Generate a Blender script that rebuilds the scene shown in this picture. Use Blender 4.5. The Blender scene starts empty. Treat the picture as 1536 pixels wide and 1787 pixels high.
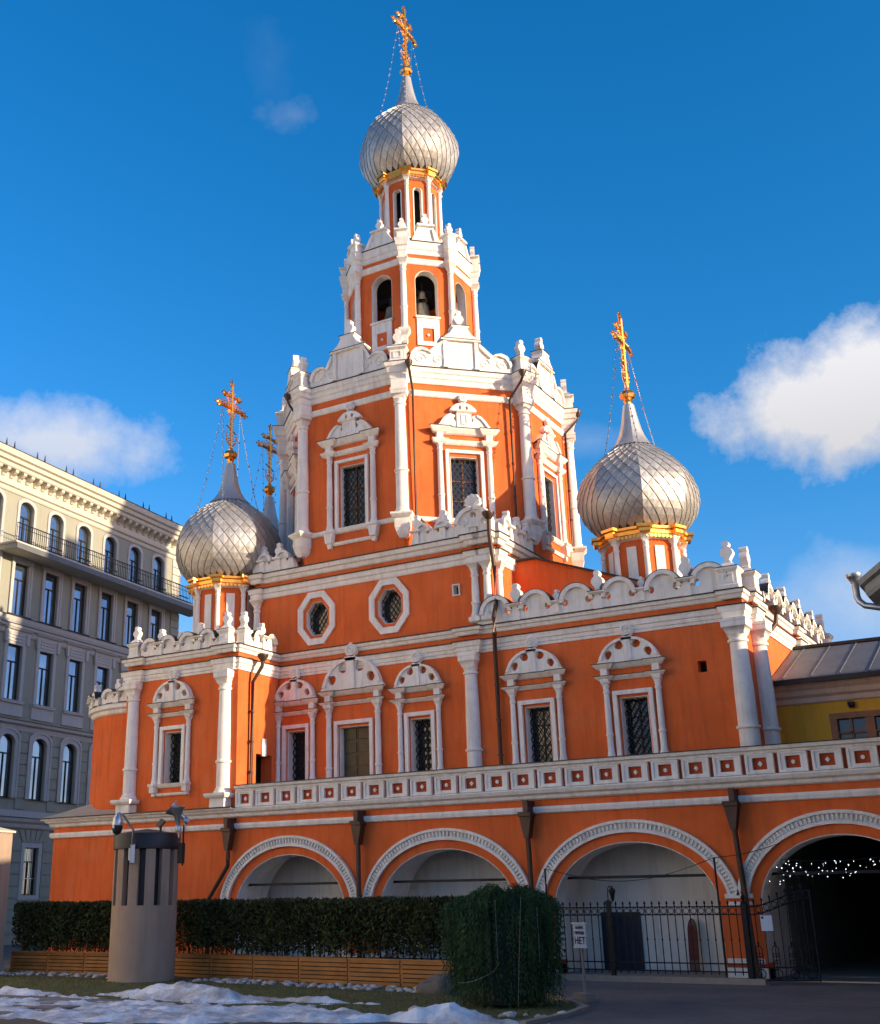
import bpy, bmesh, math, random
import numpy as np
from mathutils import Vector, Matrix
from mathutils.geometry import tessellate_polygon
random.seed(7); RNG = np.random.default_rng(7)
rad = math.radians
S = bpy.context.scene
COL = S.collection

# ------------------------------------------------------------------ camera
CAM_H = 1.65; FPX = 2044.0; PCX, PCY = 614.5, 841.5
PITCH, ROLL, YAW = rad(19.66), rad(-.713), rad(-32.22)
fw = Vector((math.sin(YAW)*math.cos(PITCH), math.cos(YAW)*math.cos(PITCH), math.sin(PITCH)))
rt = fw.cross(Vector((0, 0, 1))).normalized(); up = rt.cross(fw)
rt2 = rt*math.cos(ROLL) + up*math.sin(ROLL); up2 = -rt*math.sin(ROLL) + up*math.cos(ROLL)
cam = bpy.data.objects.new('camera', bpy.data.cameras.new('camera')); COL.objects.link(cam)
mw = Matrix.Identity(4)
for i in range(3):
    mw[i][0], mw[i][1], mw[i][2] = rt2[i], up2[i], -fw[i]
mw[2][3] = CAM_H
cam.matrix_world = mw
cam.data.sensor_fit = 'HORIZONTAL'; cam.data.sensor_width = 36
cam.data.lens = FPX/1536*36
cam.data.shift_x = (768-PCX)/1536; cam.data.shift_y = (PCY-893.5)/1536
cam.data.clip_end = 3000; cam.data.clip_start = .1
S.camera = cam

# ------------------------------------------------------------------ sky, sun, exposure
SUN_EL, SUN_AZ = rad(13.0), rad(88.0)          # azimuth clockwise from +Y
SDIR = Vector((math.sin(SUN_AZ)*math.cos(SUN_EL), math.cos(SUN_AZ)*math.cos(SUN_EL), math.sin(SUN_EL)))
W = bpy.data.worlds.new('World'); S.world = W; W.use_nodes = True
nt = W.node_tree; nt.nodes.clear()
def pxdir(u, v):
    d = rt2*((u-PCX)/FPX) + up2*(-(v-PCY)/FPX) + fw
    return d
def N(t, typ, **k):
    n = t.nodes.new(typ)
    for a, b in k.items():
        if a == 'inp':
            for i, x in b.items(): n.inputs[i].default_value = x
        else: setattr(n, a, b)
    return n
def L(t, a, b): t.links.new(a, b)
sky = N(nt, 'ShaderNodeTexSky', sky_type='NISHITA', sun_disc=False, sun_elevation=SUN_EL, sun_rotation=SUN_AZ,
        altitude=150, air_density=1.0, dust_density=.9, ozone_density=2.6)
gam = N(nt, 'ShaderNodeHueSaturation', inp={'Saturation': 1.25, 'Value': 1.0, 'Hue': .5})
L(nt, sky.outputs[0], gam.inputs['Color'])
# film-like response: the red of the clear deep-blue sky falls away faster than that of its pale horizon
spl = N(nt, 'ShaderNodeSeparateColor'); L(nt, gam.outputs[0], spl.inputs[0]); cmb = N(nt, 'ShaderNodeCombineColor')
pw1 = N(nt, 'ShaderNodeMath', operation='POWER'); pw1.inputs[1].default_value = 2.0; L(nt, spl.outputs[0], pw1.inputs[0])
pw2 = N(nt, 'ShaderNodeMath', operation='MULTIPLY'); pw2.inputs[1].default_value = .78; L(nt, pw1.outputs[0], pw2.inputs[0])
pw3 = N(nt, 'ShaderNodeMath', operation='MINIMUM'); L(nt, pw2.outputs[0], pw3.inputs[0]); L(nt, spl.outputs[0], pw3.inputs[1])
gm = N(nt, 'ShaderNodeMath', operation='MULTIPLY'); gm.inputs[1].default_value = .83; L(nt, spl.outputs[1], gm.inputs[0])
bm_ = N(nt, 'ShaderNodeMath', operation='MULTIPLY'); bm_.inputs[1].default_value = 1.03; L(nt, spl.outputs[2], bm_.inputs[0])
for i_, n_ in enumerate((pw3, gm, bm_)): L(nt, n_.outputs[0], cmb.inputs[i_])
tc = N(nt, 'ShaderNodeTexCoord')
def cloud_blob(u, v, ru, rv, nscale, thr, soft, seed, cdir=None):
    """soft cloud mass round one direction of the sky, its edge broken up by noise"""
    c = cdir or pxdir(u, v).normalized(); r = c.cross(Vector((0, 0, 1))).normalized(); q = r.cross(c)
    dr = N(nt, 'ShaderNodeVectorMath', operation='DOT_PRODUCT'); dr.inputs[1].default_value = r
    dq = N(nt, 'ShaderNodeVectorMath', operation='DOT_PRODUCT'); dq.inputs[1].default_value = q
    dc = N(nt, 'ShaderNodeVectorMath', operation='DOT_PRODUCT'); dc.inputs[1].default_value = c
    for n in (dr, dq, dc): L(nt, tc.outputs['Generated'], n.inputs[0])
    def m(op, a, b=None, cl=False):
        n = N(nt, 'ShaderNodeMath', operation=op, use_clamp=cl)
        for i, x in enumerate((a, b)):
            if x is None: continue
            if isinstance(x, (int, float)): n.inputs[i].default_value = x
            else: L(nt, x, n.inputs[i])
        return n.outputs[0]
    e = m('ADD', m('POWER', m('ABSOLUTE', m('DIVIDE', dr.outputs['Value'], ru)), 2), m('POWER', m('ABSOLUTE', m('DIVIDE', dq.outputs['Value'], rv)), 2))
    mask = m('SUBTRACT', 1.0, m('SQRT', e))
    no = N(nt, 'ShaderNodeTexNoise', inp={'Scale': nscale, 'Detail': 12, 'Roughness': .62}); no.noise_dimensions = '4D'; no.inputs['W'].default_value = seed
    L(nt, tc.outputs['Generated'], no.inputs['Vector'])
    t = m('ADD', m('MULTIPLY', mask, .55), m('SUBTRACT', no.outputs[0], .5))
    t = m('DIVIDE', m('SUBTRACT', t, thr), soft, True)
    return m('MULTIPLY', t, m('GREATER_THAN', dc.outputs['Value'], 0)), no.outputs[0], dq.outputs['Value']
blobs = [cloud_blob(1465, 688, .12, .064, 12, .08, .26, 1.3), cloud_blob(60, 775, .15, .05, 15, .08, .4, 5.1),
         cloud_blob(1500, 1040, .10, .06, 11, .10, .6, 2.2), cloud_blob(505, 200, .034, .018, 40, .12, .7, 3.7), cloud_blob(470, 115, .03, .05, 22, .14, 1.3, 8.2),
         cloud_blob(1030, 770, .05, .02, 16, .1, .8, 6.6), ]
for k_ in range(9):  # extra clouds added all round the sky for neutral fill light
    az_ = rad(22+32*k_); el_ = rad((14, 24, 18, 28)[k_ % 4]); blobs.append(cloud_blob(0, 0, .20, .10, 6, .1, .4, 11.3+k_, Vector((math.sin(az_)*math.cos(el_), math.cos(az_)*math.cos(el_), math.sin(el_)))))
cur = cmb.outputs[0]
for i, (t, no, dq) in enumerate(blobs):
    ramp = N(nt, 'ShaderNodeMapRange', inp={1: -.05, 2: .05, 3: 2.9, 4: 3.9}); L(nt, dq, ramp.inputs[0])
    cc = N(nt, 'ShaderNodeVectorMath', operation='SCALE'); cc.inputs[0].default_value = (1.0, .97, .97); L(nt, ramp.outputs[0], cc.inputs['Scale'])
    mx = N(nt, 'ShaderNodeMix', data_type='RGBA')
    sc = N(nt, 'ShaderNodeMath', operation='MULTIPLY'); sc.inputs[1].default_value = (.92, .72, .55, .17, .08, .3)[i] if i < 6 else .85; L(nt, t, sc.inputs[0])
    L(nt, sc.outputs[0], mx.inputs[0]); L(nt, cur, mx.inputs[6]); L(nt, cc.outputs[0], mx.inputs[7]); cur = mx.outputs[2]
bg = N(nt, 'ShaderNodeBackground', inp={'Strength': .15}); out = N(nt, 'ShaderNodeOutputWorld')
L(nt, cur, bg.inputs[0]); L(nt, bg.outputs[0], out.inputs[0])
sun = bpy.data.objects.new('sun', bpy.data.lights.new('sun', 'SUN')); COL.objects.link(sun)
sun.data.energy = 4.2; sun.data.angle = rad(.5); sun.data.color = (1.0, .82, .58)
sun.rotation_euler = (-SDIR).to_track_quat('-Z', 'Y').to_euler()
S.view_settings.view_transform = 'Standard'; S.view_settings.look = 'None'
S.view_settings.exposure = 0.78; S.view_settings.gamma = 1

# ------------------------------------------------------------------ pixel helpers (a pixel gives a direction; the plane it lies on gives the distance)
CP = Vector((0, 0, CAM_H))
def pY(u, v, y):
    d = pxdir(u, v); p = CP + d*(y/d.y); return p
def pX(u, v, x):
    d = pxdir(u, v); return CP + d*(x/d.x)
def pZ(u, v, z=0):
    d = pxdir(u, v); return CP + d*((z-CAM_H)/d.z)

# ------------------------------------------------------------------ materials
MATS = {}
def mat(name, col, rough=.8, metal=0, var=.12, vscale=1.5, bump=.15, bscale=40, fine=0.0, stain=None, spec=.4, rand=0, patch=None):
    if name in MATS: return MATS[name]
    m = bpy.data.materials.new(name); m.use_nodes = True; t = m.node_tree; b = t.nodes['Principled BSDF']
    g = N(t, 'ShaderNodeNewGeometry'); pos = g.outputs['Position']
    n1 = N(t, 'ShaderNodeTexNoise', inp={'Scale': vscale, 'Detail': 6, 'Roughness': .6}); L(t, pos, n1.inputs['Vector'])
    mr = N(t, 'ShaderNodeMapRange', inp={1: .25, 2: .75, 3: 1-var, 4: 1+var}); L(t, n1.outputs[0], mr.inputs[0])
    cur = mr.outputs[0]
    if rand:
        oi = N(t, 'ShaderNodeObjectInfo'); rr = N(t, 'ShaderNodeMapRange', inp={1: 0, 2: 1, 3: 1-rand, 4: 1+rand})
        ad = N(t, 'ShaderNodeMath', operation='ADD'); L(t, oi.outputs['Random'], ad.inputs[0]); L(t, g.outputs['Random Per Island'], ad.inputs[1])
        fr = N(t, 'ShaderNodeMath', operation='FRACT'); L(t, ad.outputs[0], fr.inputs[0]); L(t, fr.outputs[0], rr.inputs[0])
        mu = N(t, 'ShaderNodeMath', operation='MULTIPLY'); L(t, cur, mu.inputs[0]); L(t, rr.outputs[0], mu.inputs[1]); cur = mu.outputs[0]
    vm = N(t, 'ShaderNodeVectorMath', operation='SCALE'); vm.inputs[0].default_value = col[:3]; L(t, cur, vm.inputs['Scale'])
    colout = vm.outputs[0]
    if stain:
        # weathering streaks: noise stretched along z
        mp = N(t, 'ShaderNodeMapping', inp={'Scale': (3.5, 3.5, .35)}); L(t, pos, mp.inputs[0])
        n3 = N(t, 'ShaderNodeTexNoise', inp={'Scale': 1.6, 'Detail': 7, 'Roughness': .65}); L(t, mp.outputs[0], n3.inputs['Vector'])
        m3 = N(t, 'ShaderNodeMapRange', inp={1: .47, 2: .72, 3: 0, 4: stain[1]}); L(t, n3.outputs[0], m3.inputs[0])
        mx = N(t, 'ShaderNodeMix', data_type='RGBA'); L(t, m3.outputs[0], mx.inputs[0]); L(t, colout, mx.inputs[6]); mx.inputs[7].default_value = (*stain[0], 1); colout = mx.outputs[2]
    if patch:
        n4 = N(t, 'ShaderNodeTexNoise', inp={'Scale': patch[1], 'Detail': 8, 'Roughness': .68, 'Distortion': .6}); L(t, pos, n4.inputs['Vector'])
        m4 = N(t, 'ShaderNodeMapRange', inp={1: .50, 2: .74, 3: 0, 4: patch[2]}); L(t, n4.outputs[0], m4.inputs[0])
        mx = N(t, 'ShaderNodeMix', data_type='RGBA'); L(t, m4.outputs[0], mx.inputs[0]); L(t, colout, mx.inputs[6]); mx.inputs[7].default_value = (*patch[0], 1); colout = mx.outputs[2]
    L(t, colout, b.inputs['Base Color'])
    b.inputs['Roughness'].default_value = rough; b.inputs['Metallic'].default_value = metal; b.inputs['Specular IOR Level'].default_value = spec
    if bump:
        n2 = N(t, 'ShaderNodeTexNoise', inp={'Scale': bscale, 'Detail': 5, 'Roughness': .6}); L(t, pos, n2.inputs['Vector'])
        bp = N(t, 'ShaderNodeBump', inp={'Strength': bump, 'Distance': .02}); L(t, n2.outputs[0], bp.inputs['Height']); L(t, bp.outputs[0], b.inputs['Normal'])
    MATS[name] = m; return m
ORANGE = mat('orange_stucco', (.76, .142, .028), .9, var=.20, vscale=.55, bump=.35, bscale=12, stain=((.50, .085, .016), .6), patch=((.66, .19, .07), 1.1, .6))
PANEL = mat('red_panel_paint', (.46, .07, .016), .85, var=.12, vscale=3)
WHITE = mat('white_trim_paint', (.87, .82, .735), .85, var=.07, vscale=2.2, bump=.2, bscale=30, stain=((.46, .40, .32), .5), patch=((.62, .55, .46), 3.2, .45))
VAULT = mat('whitewashed_vault', (.88, .85, .80), .9, var=.08, vscale=.8, bump=.2, bscale=15, stain=((.40, .38, .35), .4))
COPE = mat('dark_metal_flashing', (.05, .042, .035), .55, .4, var=.25, vscale=4)
SILVER = mat('silver_dome_sheet', (.50, .475, .435), .54, .7, var=.10, vscale=2.5, bump=.06, bscale=8, rand=.15, stain=((.40, .37, .33), .45))
SEAM = mat('dome_seam_shadow', (.14, .135, .125), .6, .6, var=.1)
GOLD = mat('gilding', (.98, .44, .09), .34, 1.0, var=.12, vscale=6, bump=.12, bscale=30)
BRONZE = mat('bell_bronze', (.30, .26, .17), .45, .7, var=.25, vscale=5)
CHAIN = mat('chain_steel', (.62, .60, .60), .3, .9, var=.1, bump=0)
PIPE = mat('brown_downpipe', (.075, .042, .03), .45, .35, var=.25, vscale=3)
IRON = mat('black_iron', (.016, .016, .018), .5, .5, var=.2, vscale=6, bump=.1)
GRILLE = mat('window_grille_iron', (.02, .02, .02), .6, .4, var=.1, bump=0)
DARK = mat('dark_interior', (.012, .012, .014), .9, var=.2, bump=0)  # near-black, stands in for the shade inside rooms and openings
def glass_mat(name, col, rough=.06):
    m = mat(name, col, rough, 0, var=.3, vscale=1.2, bump=.03, bscale=3, spec=.8); return m
GLASS = glass_mat('window_glass', (.018, .022, .028))
LBGLASS = glass_mat('blue_reflecting_glass', (.02, .03, .045), .03)
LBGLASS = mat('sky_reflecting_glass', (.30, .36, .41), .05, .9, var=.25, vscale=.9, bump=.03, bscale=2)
LBWALL = mat('grey_green_stucco', (.335, .325, .25), .9, var=.07, vscale=.8, bump=.15, stain=((.25, .24, .185), .4))
LBTRIM = mat('pale_grey_trim', (.50, .47, .43), .85, var=.06, vscale=1.5, stain=((.36, .34, .31), .4))
LBTOP = mat('cream_cornice_paint', (.58, .53, .42), .85, var=.06, vscale=1.5, stain=((.4, .36, .28), .3))
LBFRAME = mat('dark_window_frame', (.025, .022, .022), .5, var=.1, bump=0)
SLATE = mat('grey_sheet_roof', (.17, .165, .165), .6, .3, var=.15, vscale=1.2, stain=((.09, .09, .1), .5))
YELLOW = mat('yellow_stucco', (.88, .46, .05), .9, var=.08, vscale=1, stain=((.4, .25, .05), .3))
PINK = mat('pinkish_cornice_paint', (.80, .60, .48), .85, var=.06, stain=((.4, .33, .3), .4))
WOODW = mat('varnished_window_wood', (.34, .125, .035), .4, var=.25, vscale=6)
TAN = mat('taupe_render', (.37, .265, .19), .9, var=.10, vscale=1.6, bump=.3, bscale=60, stain=((.17, .135, .11), .4))
CAPM = mat('graphite_cap_metal', (.022, .024, .027), .45, .3, var=.15)
STEEL = mat('galvanised_steel', (.45, .47, .49), .35, .85, var=.12, vscale=5)
EAVE = mat('blue_grey_eave_paint', (.27, .31, .31), .7, var=.1, stain=((.08, .1, .1), .4))
SLATW = mat('planter_wood', (.34, .135, .03), .55, var=.28, vscale=4, bump=.2, bscale=25, rand=.22)
LEAF = mat('hedge_leaf', (.050, .056, .018), .75, var=.45, vscale=2.2, bump=0, rand=.35, spec=.2)
NEEDLE = mat('weeping_conifer_needle', (.042, .088, .028), .7, var=.4, vscale=3, bump=0, rand=.35, spec=.25)
TWIG = mat('bark', (.055, .037, .024), .9, var=.3, vscale=8)
ASPH = mat('asphalt', (.135, .125, .115), .85, var=.35, vscale=.7, bump=.5, bscale=60, stain=((.045, .045, .05), .6))
DIRT = mat('trodden_earth', (.13, .098, .068), .95, var=.3, vscale=1.4, bump=.6, bscale=14)
GRASSM = mat('grass_blade', (.12, .15, .026), .8, var=.4, vscale=2.5, bump=0, rand=.4)
TURF = mat('turf_soil', (.10, .09, .028), .95, var=.4, vscale=3, bump=.5, bscale=30)
STONE = mat('pale_pebble', (.47, .42, .36), .85, var=.25, vscale=9, bump=.3, rand=.3)
BOULD = mat('grey_boulder', (.13, .115, .10), .9, var=.3, vscale=4, bump=.6, bscale=16)
PAVE = mat('grey_paving_slab', (.21, .195, .175), .85, var=.14, vscale=2.5, bump=.3, rand=.1)
KERB = mat('granite_kerb', (.32, .28, .23), .85, var=.15, vscale=5, bump=.3)
SIGNW = mat('white_sign_board', (.74, .78, .84), .6, var=.03, bump=0)
SIGNT = mat('navy_sign_lettering', (.012, .014, .05), .7, var=.02, bump=0)
BLUED = mat('dark_blue_door_paint', (.012, .022, .045), .5, var=.15, vscale=3)
BRONZED = mat('old_metal_door', (.09, .075, .045), .55, .5, var=.25, vscale=4)
ICONM = mat('painted_icon_board', (.16, .10, .075), .7, var=.5, vscale=9)
REDF = mat('dark_red_wood', (.14, .02, .018), .6, var=.2)
def snow_mat():
    m = mat('old_snow', (.86, .88, .90), .75, var=.10, vscale=2.2, bump=1.0, bscale=16, spec=.3)
    t = m.node_tree; b = t.nodes['Principled BSDF']; g = t.nodes['Geometry'] if 'Geometry' in t.nodes else None
    src = b.inputs['Base Color'].links[0].from_socket
    geo = [n for n in t.nodes if n.type == 'NEW_GEOMETRY'][0]
    n3 = N(t, 'ShaderNodeTexNoise', inp={'Scale': 1.3, 'Detail': 9, 'Roughness': .7}); L(t, geo.outputs['Position'], n3.inputs['Vector'])
    m3 = N(t, 'ShaderNodeMapRange', inp={1: .40, 2: .62, 3: 0, 4: .9}); L(t, n3.outputs[0], m3.inputs[0])
    mx = N(t, 'ShaderNodeMix', data_type='RGBA'); L(t, m3.outputs[0], mx.inputs[0]); L(t, src, mx.inputs[6]); mx.inputs[7].default_value = (.33, .28, .235, 1)
    L(t, mx.outputs[2], b.inputs['Base Color']); return m
SNOW = snow_mat()
def emis(name, col, st):
    m = bpy.data.materials.new(name); m.use_nodes = True; b = m.node_tree.nodes['Principled BSDF']
    b.inputs['Emission Color'].default_value = (*col, 1); b.inputs['Emission Strength'].default_value = st; return m
LEDM = emis('lit_fairy_bulb', (.75, .87, 1.0), 5.0)

# ------------------------------------------------------------------ mesh builder (local x = along the wall, -y = outwards, z = up)
class MB:
    def __init__(s): s.v = []; s.f = []
    def add(s, v, f):
        o = len(s.v); s.v += [tuple(p) for p in v]; s.f += [tuple(i+o for i in q) for q in f]; return s
    def box(s, x0, x1, y0, y1, z0, z1, top=None):
        """top=(x0,x1,y0,y1) gives a different rectangle at z1"""
        t = top or (x0, x1, y0, y1)
        v = [(x0, y0, z0), (x1, y0, z0), (x1, y1, z0), (x0, y1, z0), (t[0], t[2], z1), (t[1], t[2], z1), (t[1], t[3], z1), (t[0], t[3], z1)]
        return s.add(v, [(0, 3, 2, 1), (4, 5, 6, 7), (0, 1, 5, 4), (1, 2, 6, 5), (2, 3, 7, 6), (3, 0, 4, 7)])
    def lathe(s, cx, cy, prof, n=20, rot=0., k=1.):
        v = []; f = []
        for r, z in prof:
            for i in range(n):
                a = rot + 2*math.pi*i/n; v.append((cx+r*k*math.cos(a), cy+r*k*math.sin(a), z))
        for j in range(len(prof)-1):
            for i in range(n):
                f.append((j*n+i, j*n+(i+1) % n, (j+1)*n+(i+1) % n, (j+1)*n+i))
        f.append(tuple(reversed(range(n)))); f.append(tuple(range((len(prof)-1)*n, len(prof)*n)))
        return s.add(v, f)
    def sq(s, cx, cy, prof):           # square section, prof of half-widths
        return s.lathe(cx, cy, prof, 4, math.pi/4, math.sqrt(2))
    def octo(s, cx, cy, prof):         # octagonal section, prof of apothems
        return s.lathe(cx, cy, prof, 8, math.pi/8, 1/math.cos(math.pi/8))
    def slab(s, outline, holes, y0, y1):
        loops = [list(outline)] + [list(h) for h in (holes or [])]
        def area(l): return sum(l[i][0]*l[(i+1) % len(l)][1]-l[(i+1) % len(l)][0]*l[i][1] for i in range(len(l)))
        if area(loops[0]) < 0: loops[0].reverse()
        for h in loops[1:]:
            if area(h) > 0: h.reverse()
        tris = tessellate_polygon([[Vector((x, z, 0)) for x, z in l] for l in loops])
        flat = [p for l in loops for p in l]; n = len(flat)
        v = [(x, y0, z) for x, z in flat] + [(x, y1, z) for x, z in flat]
        f = []
        for t in tris:
            a, b, c = (flat[i] for i in t)
            ar = (b[0]-a[0])*(c[1]-a[1])-(c[0]-a[0])*(b[1]-a[1])
            if abs(ar) < 1e-10: continue
            q = tuple(t) if ar > 0 else tuple(reversed(t))
            f.append(q); f.append(tuple(i+n for i in reversed(q)))
        o = 0
        for l in loops:
            m = len(l)
            for i in range(m):
                a, b = o+i, o+(i+1) % m; f.append((a, a+n, b+n, b))
            o += m
        return s.add(v, f)
    def tube(s, pts, r, n=8, close=False):
        pts = [Vector(p) for p in pts]; v = []; f = []; m = len(pts)
        ref = Vector((0, 0, 1))
        for i, p in enumerate(pts):
            if close: d = pts[(i+1) % m]-pts[i-1]
            else: d = pts[min(i+1, m-1)]-pts[max(i-1, 0)]
            d.normalize(); a = d.cross(ref)
            if a.length < .05: a = d.cross(Vector((0, 1, 0)))
            a.normalize(); b = d.cross(a)
            rr = r[i] if isinstance(r, (list, tuple)) else r
            for k in range(n):
                t = 2*math.pi*k/n; v.append(p+a*rr*math.cos(t)+b*rr*math.sin(t))
        for j in range(m if close else m-1):
            for k in range(n):
                j2 = (j+1) % m; f.append((j*n+k, j*n+(k+1) % n, j2*n+(k+1) % n, j2*n+k))
        if not close: f.append(tuple(reversed(range(n)))); f.append(tuple(range((m-1)*n, m*n)))
        return s.add(v, f)
    def mold(s, path, prof, closed=False, back=-.04):
        """moulding: profile (out, z) swept along a plan path; outwards is to the right of travel"""
        P = [Vector(p) for p in path]; m = len(P); pr = [(back, prof[0][1])]+list(prof)+[(back, prof[-1][1])]
        offs = []
        for i in range(m):
            if closed or 0 < i < m-1:
                d0 = (P[i]-P[i-1]).normalized(); d1 = (P[(i+1) % m]-P[i]).normalized()
            elif i == 0: d0 = d1 = (P[1]-P[0]).normalized()
            else: d0 = d1 = (P[i]-P[i-1]).normalized()
            n0 = Vector((d0.y, -d0.x)); n1 = Vector((d1.y, -d1.x)); t = n0+n1
            t = t/max(t.dot(n0), .15) if t.length > 1e-6 else n0
            offs.append(t)
        k = len(pr); v = []; f = []
        for i in range(m):
            for o, z in pr: v.append((P[i].x+offs[i].x*o, P[i].y+offs[i].y*o, z))
        for i in range(m if closed else m-1):
            j = (i+1) % m
            for a in range(k):
                b = (a+1) % k; f.append((i*k+a, j*k+a, j*k+b, i*k+b))
        if not closed: f.append(tuple(range(k))); f.append(tuple(reversed(range((m-1)*k, m*k))))
        return s.add(v, f)
    def mesh(s, name, m, smooth=None):
        me = bpy.data.meshes.new(name); me.from_pydata(s.v, [], s.f)
        bm = bmesh.new(); bm.from_mesh(me); bmesh.ops.recalc_face_normals(bm, faces=bm.faces); bm.to_mesh(me); bm.free()
        if smooth:
            me.polygons.foreach_set('use_smooth', [True]*len(me.polygons)); me.set_sharp_from_angle(angle=rad(smooth))
        me.materials.append(m); me.update(); return me
def arcp(cx, cz, rx, rz, a0, a1, n):
    return [(cx+rx*math.cos(rad(a0+(a1-a0)*i/n)), cz+rz*math.sin(rad(a0+(a1-a0)*i/n))) for i in range(n+1)]
def circ(cx, cz, rx, rz=None, n=12, a0=0):
    rz = rz or rx; return [(cx+rx*math.cos(rad(a0)+2*math.pi*i/n), cz+rz*math.sin(rad(a0)+2*math.pi*i/n)) for i in range(n)]
def rect(x0, x1, z0, z1): return [(x0, z0), (x1, z0), (x1, z1), (x0, z1)]
def wallpath(x0, x1, breaks, d=.12):
    """straight run along local x with pieces stepping forward by d over (centre, half width)"""
    p = [(x0, 0)]
    for c, h in breaks: p += [(c-h, 0), (c-h, -d), (c+h, -d), (c+h, 0)]
    return p+[(x1, 0)]

WM = {}
def place(o, parent, M):
    if parent is not None: o.parent = parent; o.matrix_basis = WM[parent.name].inverted() @ M
    else: o.matrix_basis = M
    WM[o.name] = M
def TR(loc=(0, 0, 0), ang=0., sc=1.):
    return Matrix.Translation(Vector(loc)) @ Matrix.Rotation(rad(ang), 4, 'Z') @ Matrix.Scale(sc, 4)
def tag(o, label=None, cat=None, group=None, kind=None):
    for k, x in (('label', label), ('category', cat), ('group', group), ('kind', kind)):
        if x: o[k] = x
    return o
def thing(name, label, cat, loc=(0, 0, 0), ang=0, group=None, kind=None):
    o = bpy.data.objects.new(name, None); COL.objects.link(o); o.empty_display_size = .2
    place(o, None, TR(loc, ang)); return tag(o, label, cat, group, kind)
def put(name, me, parent=None, M=None):
    o = bpy.data.objects.new(name, me); COL.objects.link(o)
    place(o, parent, M if M is not None else (WM[parent.name] if parent else Matrix.Identity(4))); return o
I4 = Matrix.Identity(4)
def part(name, mb, m, parent, M=None, smooth=None):
    return put(name, mb.mesh(name, m, smooth), parent, I4 if M is None else M)

# ================================================================== ground (large structure first)
def sheet(name, pts, z, m):
    mb = MB(); mb.add([(x, y, z) for x, y in pts], [tuple(range(len(pts)))]); o = part(name, mb, m, None); tag(o, kind='structure'); return o
ground = sheet('ground', [(-400, -400), (400, -400), (400, 600), (-400, 600)], 0, ASPH)

# ================================================================== THE CHURCH
G, WY = 27.0, 29.03
XR, XC0, XC1, XE = -21.02, -22.0, -13.68, -6.95      # annex return, tower block left / right, right corner
CH = thing('church', 'orange church with white carved trim, silver onion domes and arcaded gallery', 'church', (-18.3, 33.5, 0))
def seg(p0, p1, breaks=(), d=.13):
    p0 = Vector(p0); p1 = Vector(p1); u = (p1-p0).normalized(); n = Vector((u.y, -u.x)); out = [p0]
    for s, h in breaks:
        out += [p0+u*(s-h), p0+u*(s-h)+n*d, p0+u*(s+h)+n*d, p0+u*(s+h)]
    return [tuple(p) for p in out]
def cornice(path, prof, closed=False, parent=None, name='cornice', m=None, fl=True, M=None):
    o = part(name, MB().mold(path, prof, closed), m or WHITE, parent or CH, M)
    if fl:
        t = prof[-1]; part('flashing', MB().mold(path, [(t[0]+.022, t[1]+.001), (t[0]+.022, t[1]+.034)], closed), COPE, o, M)  # sheet edge, thickened to add the dark of cornice shadow lines
    return o
def finial_mesh(h, w, d):
    pr = [(.5, 0), (.62, .05), (.34, .13), (.62, .26), (.95, .40), (1, .48), (.8, .62), (.34, .74), (.5, .80), (.52, .90), (.3, .98)]
    pts = [(x*w/2, z*h) for x, z in pr]; pts = pts+[(-x, z) for x, z in reversed(pts)]
    return MB().slab(pts, None, -d/2, d/2)
FIN_B = finial_mesh(.58, .33, .2).mesh('finial', WHITE); FIN_M = finial_mesh(.42, .25, .17).mesh('finial_medium', WHITE); FIN_S = finial_mesh(.32, .2, .15).mesh('finial_small', WHITE)
def capital(mb, r, h0, h1, k=1.75):
    c = h1-h0; return mb.sq(0, 0, [(r*.95, h0), (r*1.0, h0+.12*c), (r*1.25, h0+.42*c), (r*1.35, h0+.45*c), (r*k, h0+.78*c), (r*k*1.04, h0+.8*c), (r*k*1.04, h1)])
def column_mesh(h, r, cap, ring=.27, k=1.75):
    zr = h*ring
    mb = MB().lathe(0, 0, [(1.42*r, 0), (1.45*r, .03), (1.42*r, .07), (1.2*r, .09), (1.25*r, .13), (1.08*r, .16), (1.06*r, zr), (1.25*r, zr+.008), (1.3*r, zr+.04), (1.25*r, zr+.07), (1.04*r, zr+.08),
        (1.03*r, h*.55), (.9*r, h-.20), (1.08*r, h-.19), (1.12*r, h-.15), (1.06*r, h-.12), (.9*r, h-.11), (1.05*r, h-.03), (1.12*r, h)], 22)
    capital(mb, r, h, h+cap, k); return mb.mesh('column', WHITE, 40)
# ---- plain walls
AL_WIN = (-23.40, 27.0)
win_x = [(-20.36, 1.0), (-16.13, 1.0), (-12.58, 1.08), (-9.93, 1.1)]; DOORX = -18.32
def op(cx, s=1.0): return rect(cx-.335*s, cx+.335*s, 4.95, 6.45)
part('wall', MB().slab(rect(-25.35, XR-.006, 3.9, 8.83), [op(-23.40)], 27.0, 27.45), ORANGE, CH)
holes = [op(c, s) for c, s in win_x]+[rect(DOORX-.52, DOORX+.52, 4.0, 6.42)]
part('wall', MB().slab(rect(XR+.002, XE-.006, 3.85, 8.83), holes+[rect(-8.22, -8.0, 6.87, 7.15)], WY, WY+.45), ORANGE, CH)
octw = [(-19.62, 9.77), (-17.05, 9.79)]
def oc(cx, cz, a, b, k=.42): return [(cx-a*k, cz-b), (cx+a*k, cz-b), (cx+a, cz-b*k), (cx+a, cz+b*k), (cx+a*k, cz+b), (cx-a*k, cz+b), (cx-a, cz+b*k), (cx-a, cz-b*k)]
part('wall', MB().slab(rect(XC0, XC1-.006, 8.835, 11.45), [oc(x, z, .40, .52) for x, z in octw]+[rect(-14.93, -14.71, 9.78, 10.1)], WY+.002, WY+.45), ORANGE, CH)
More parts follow.
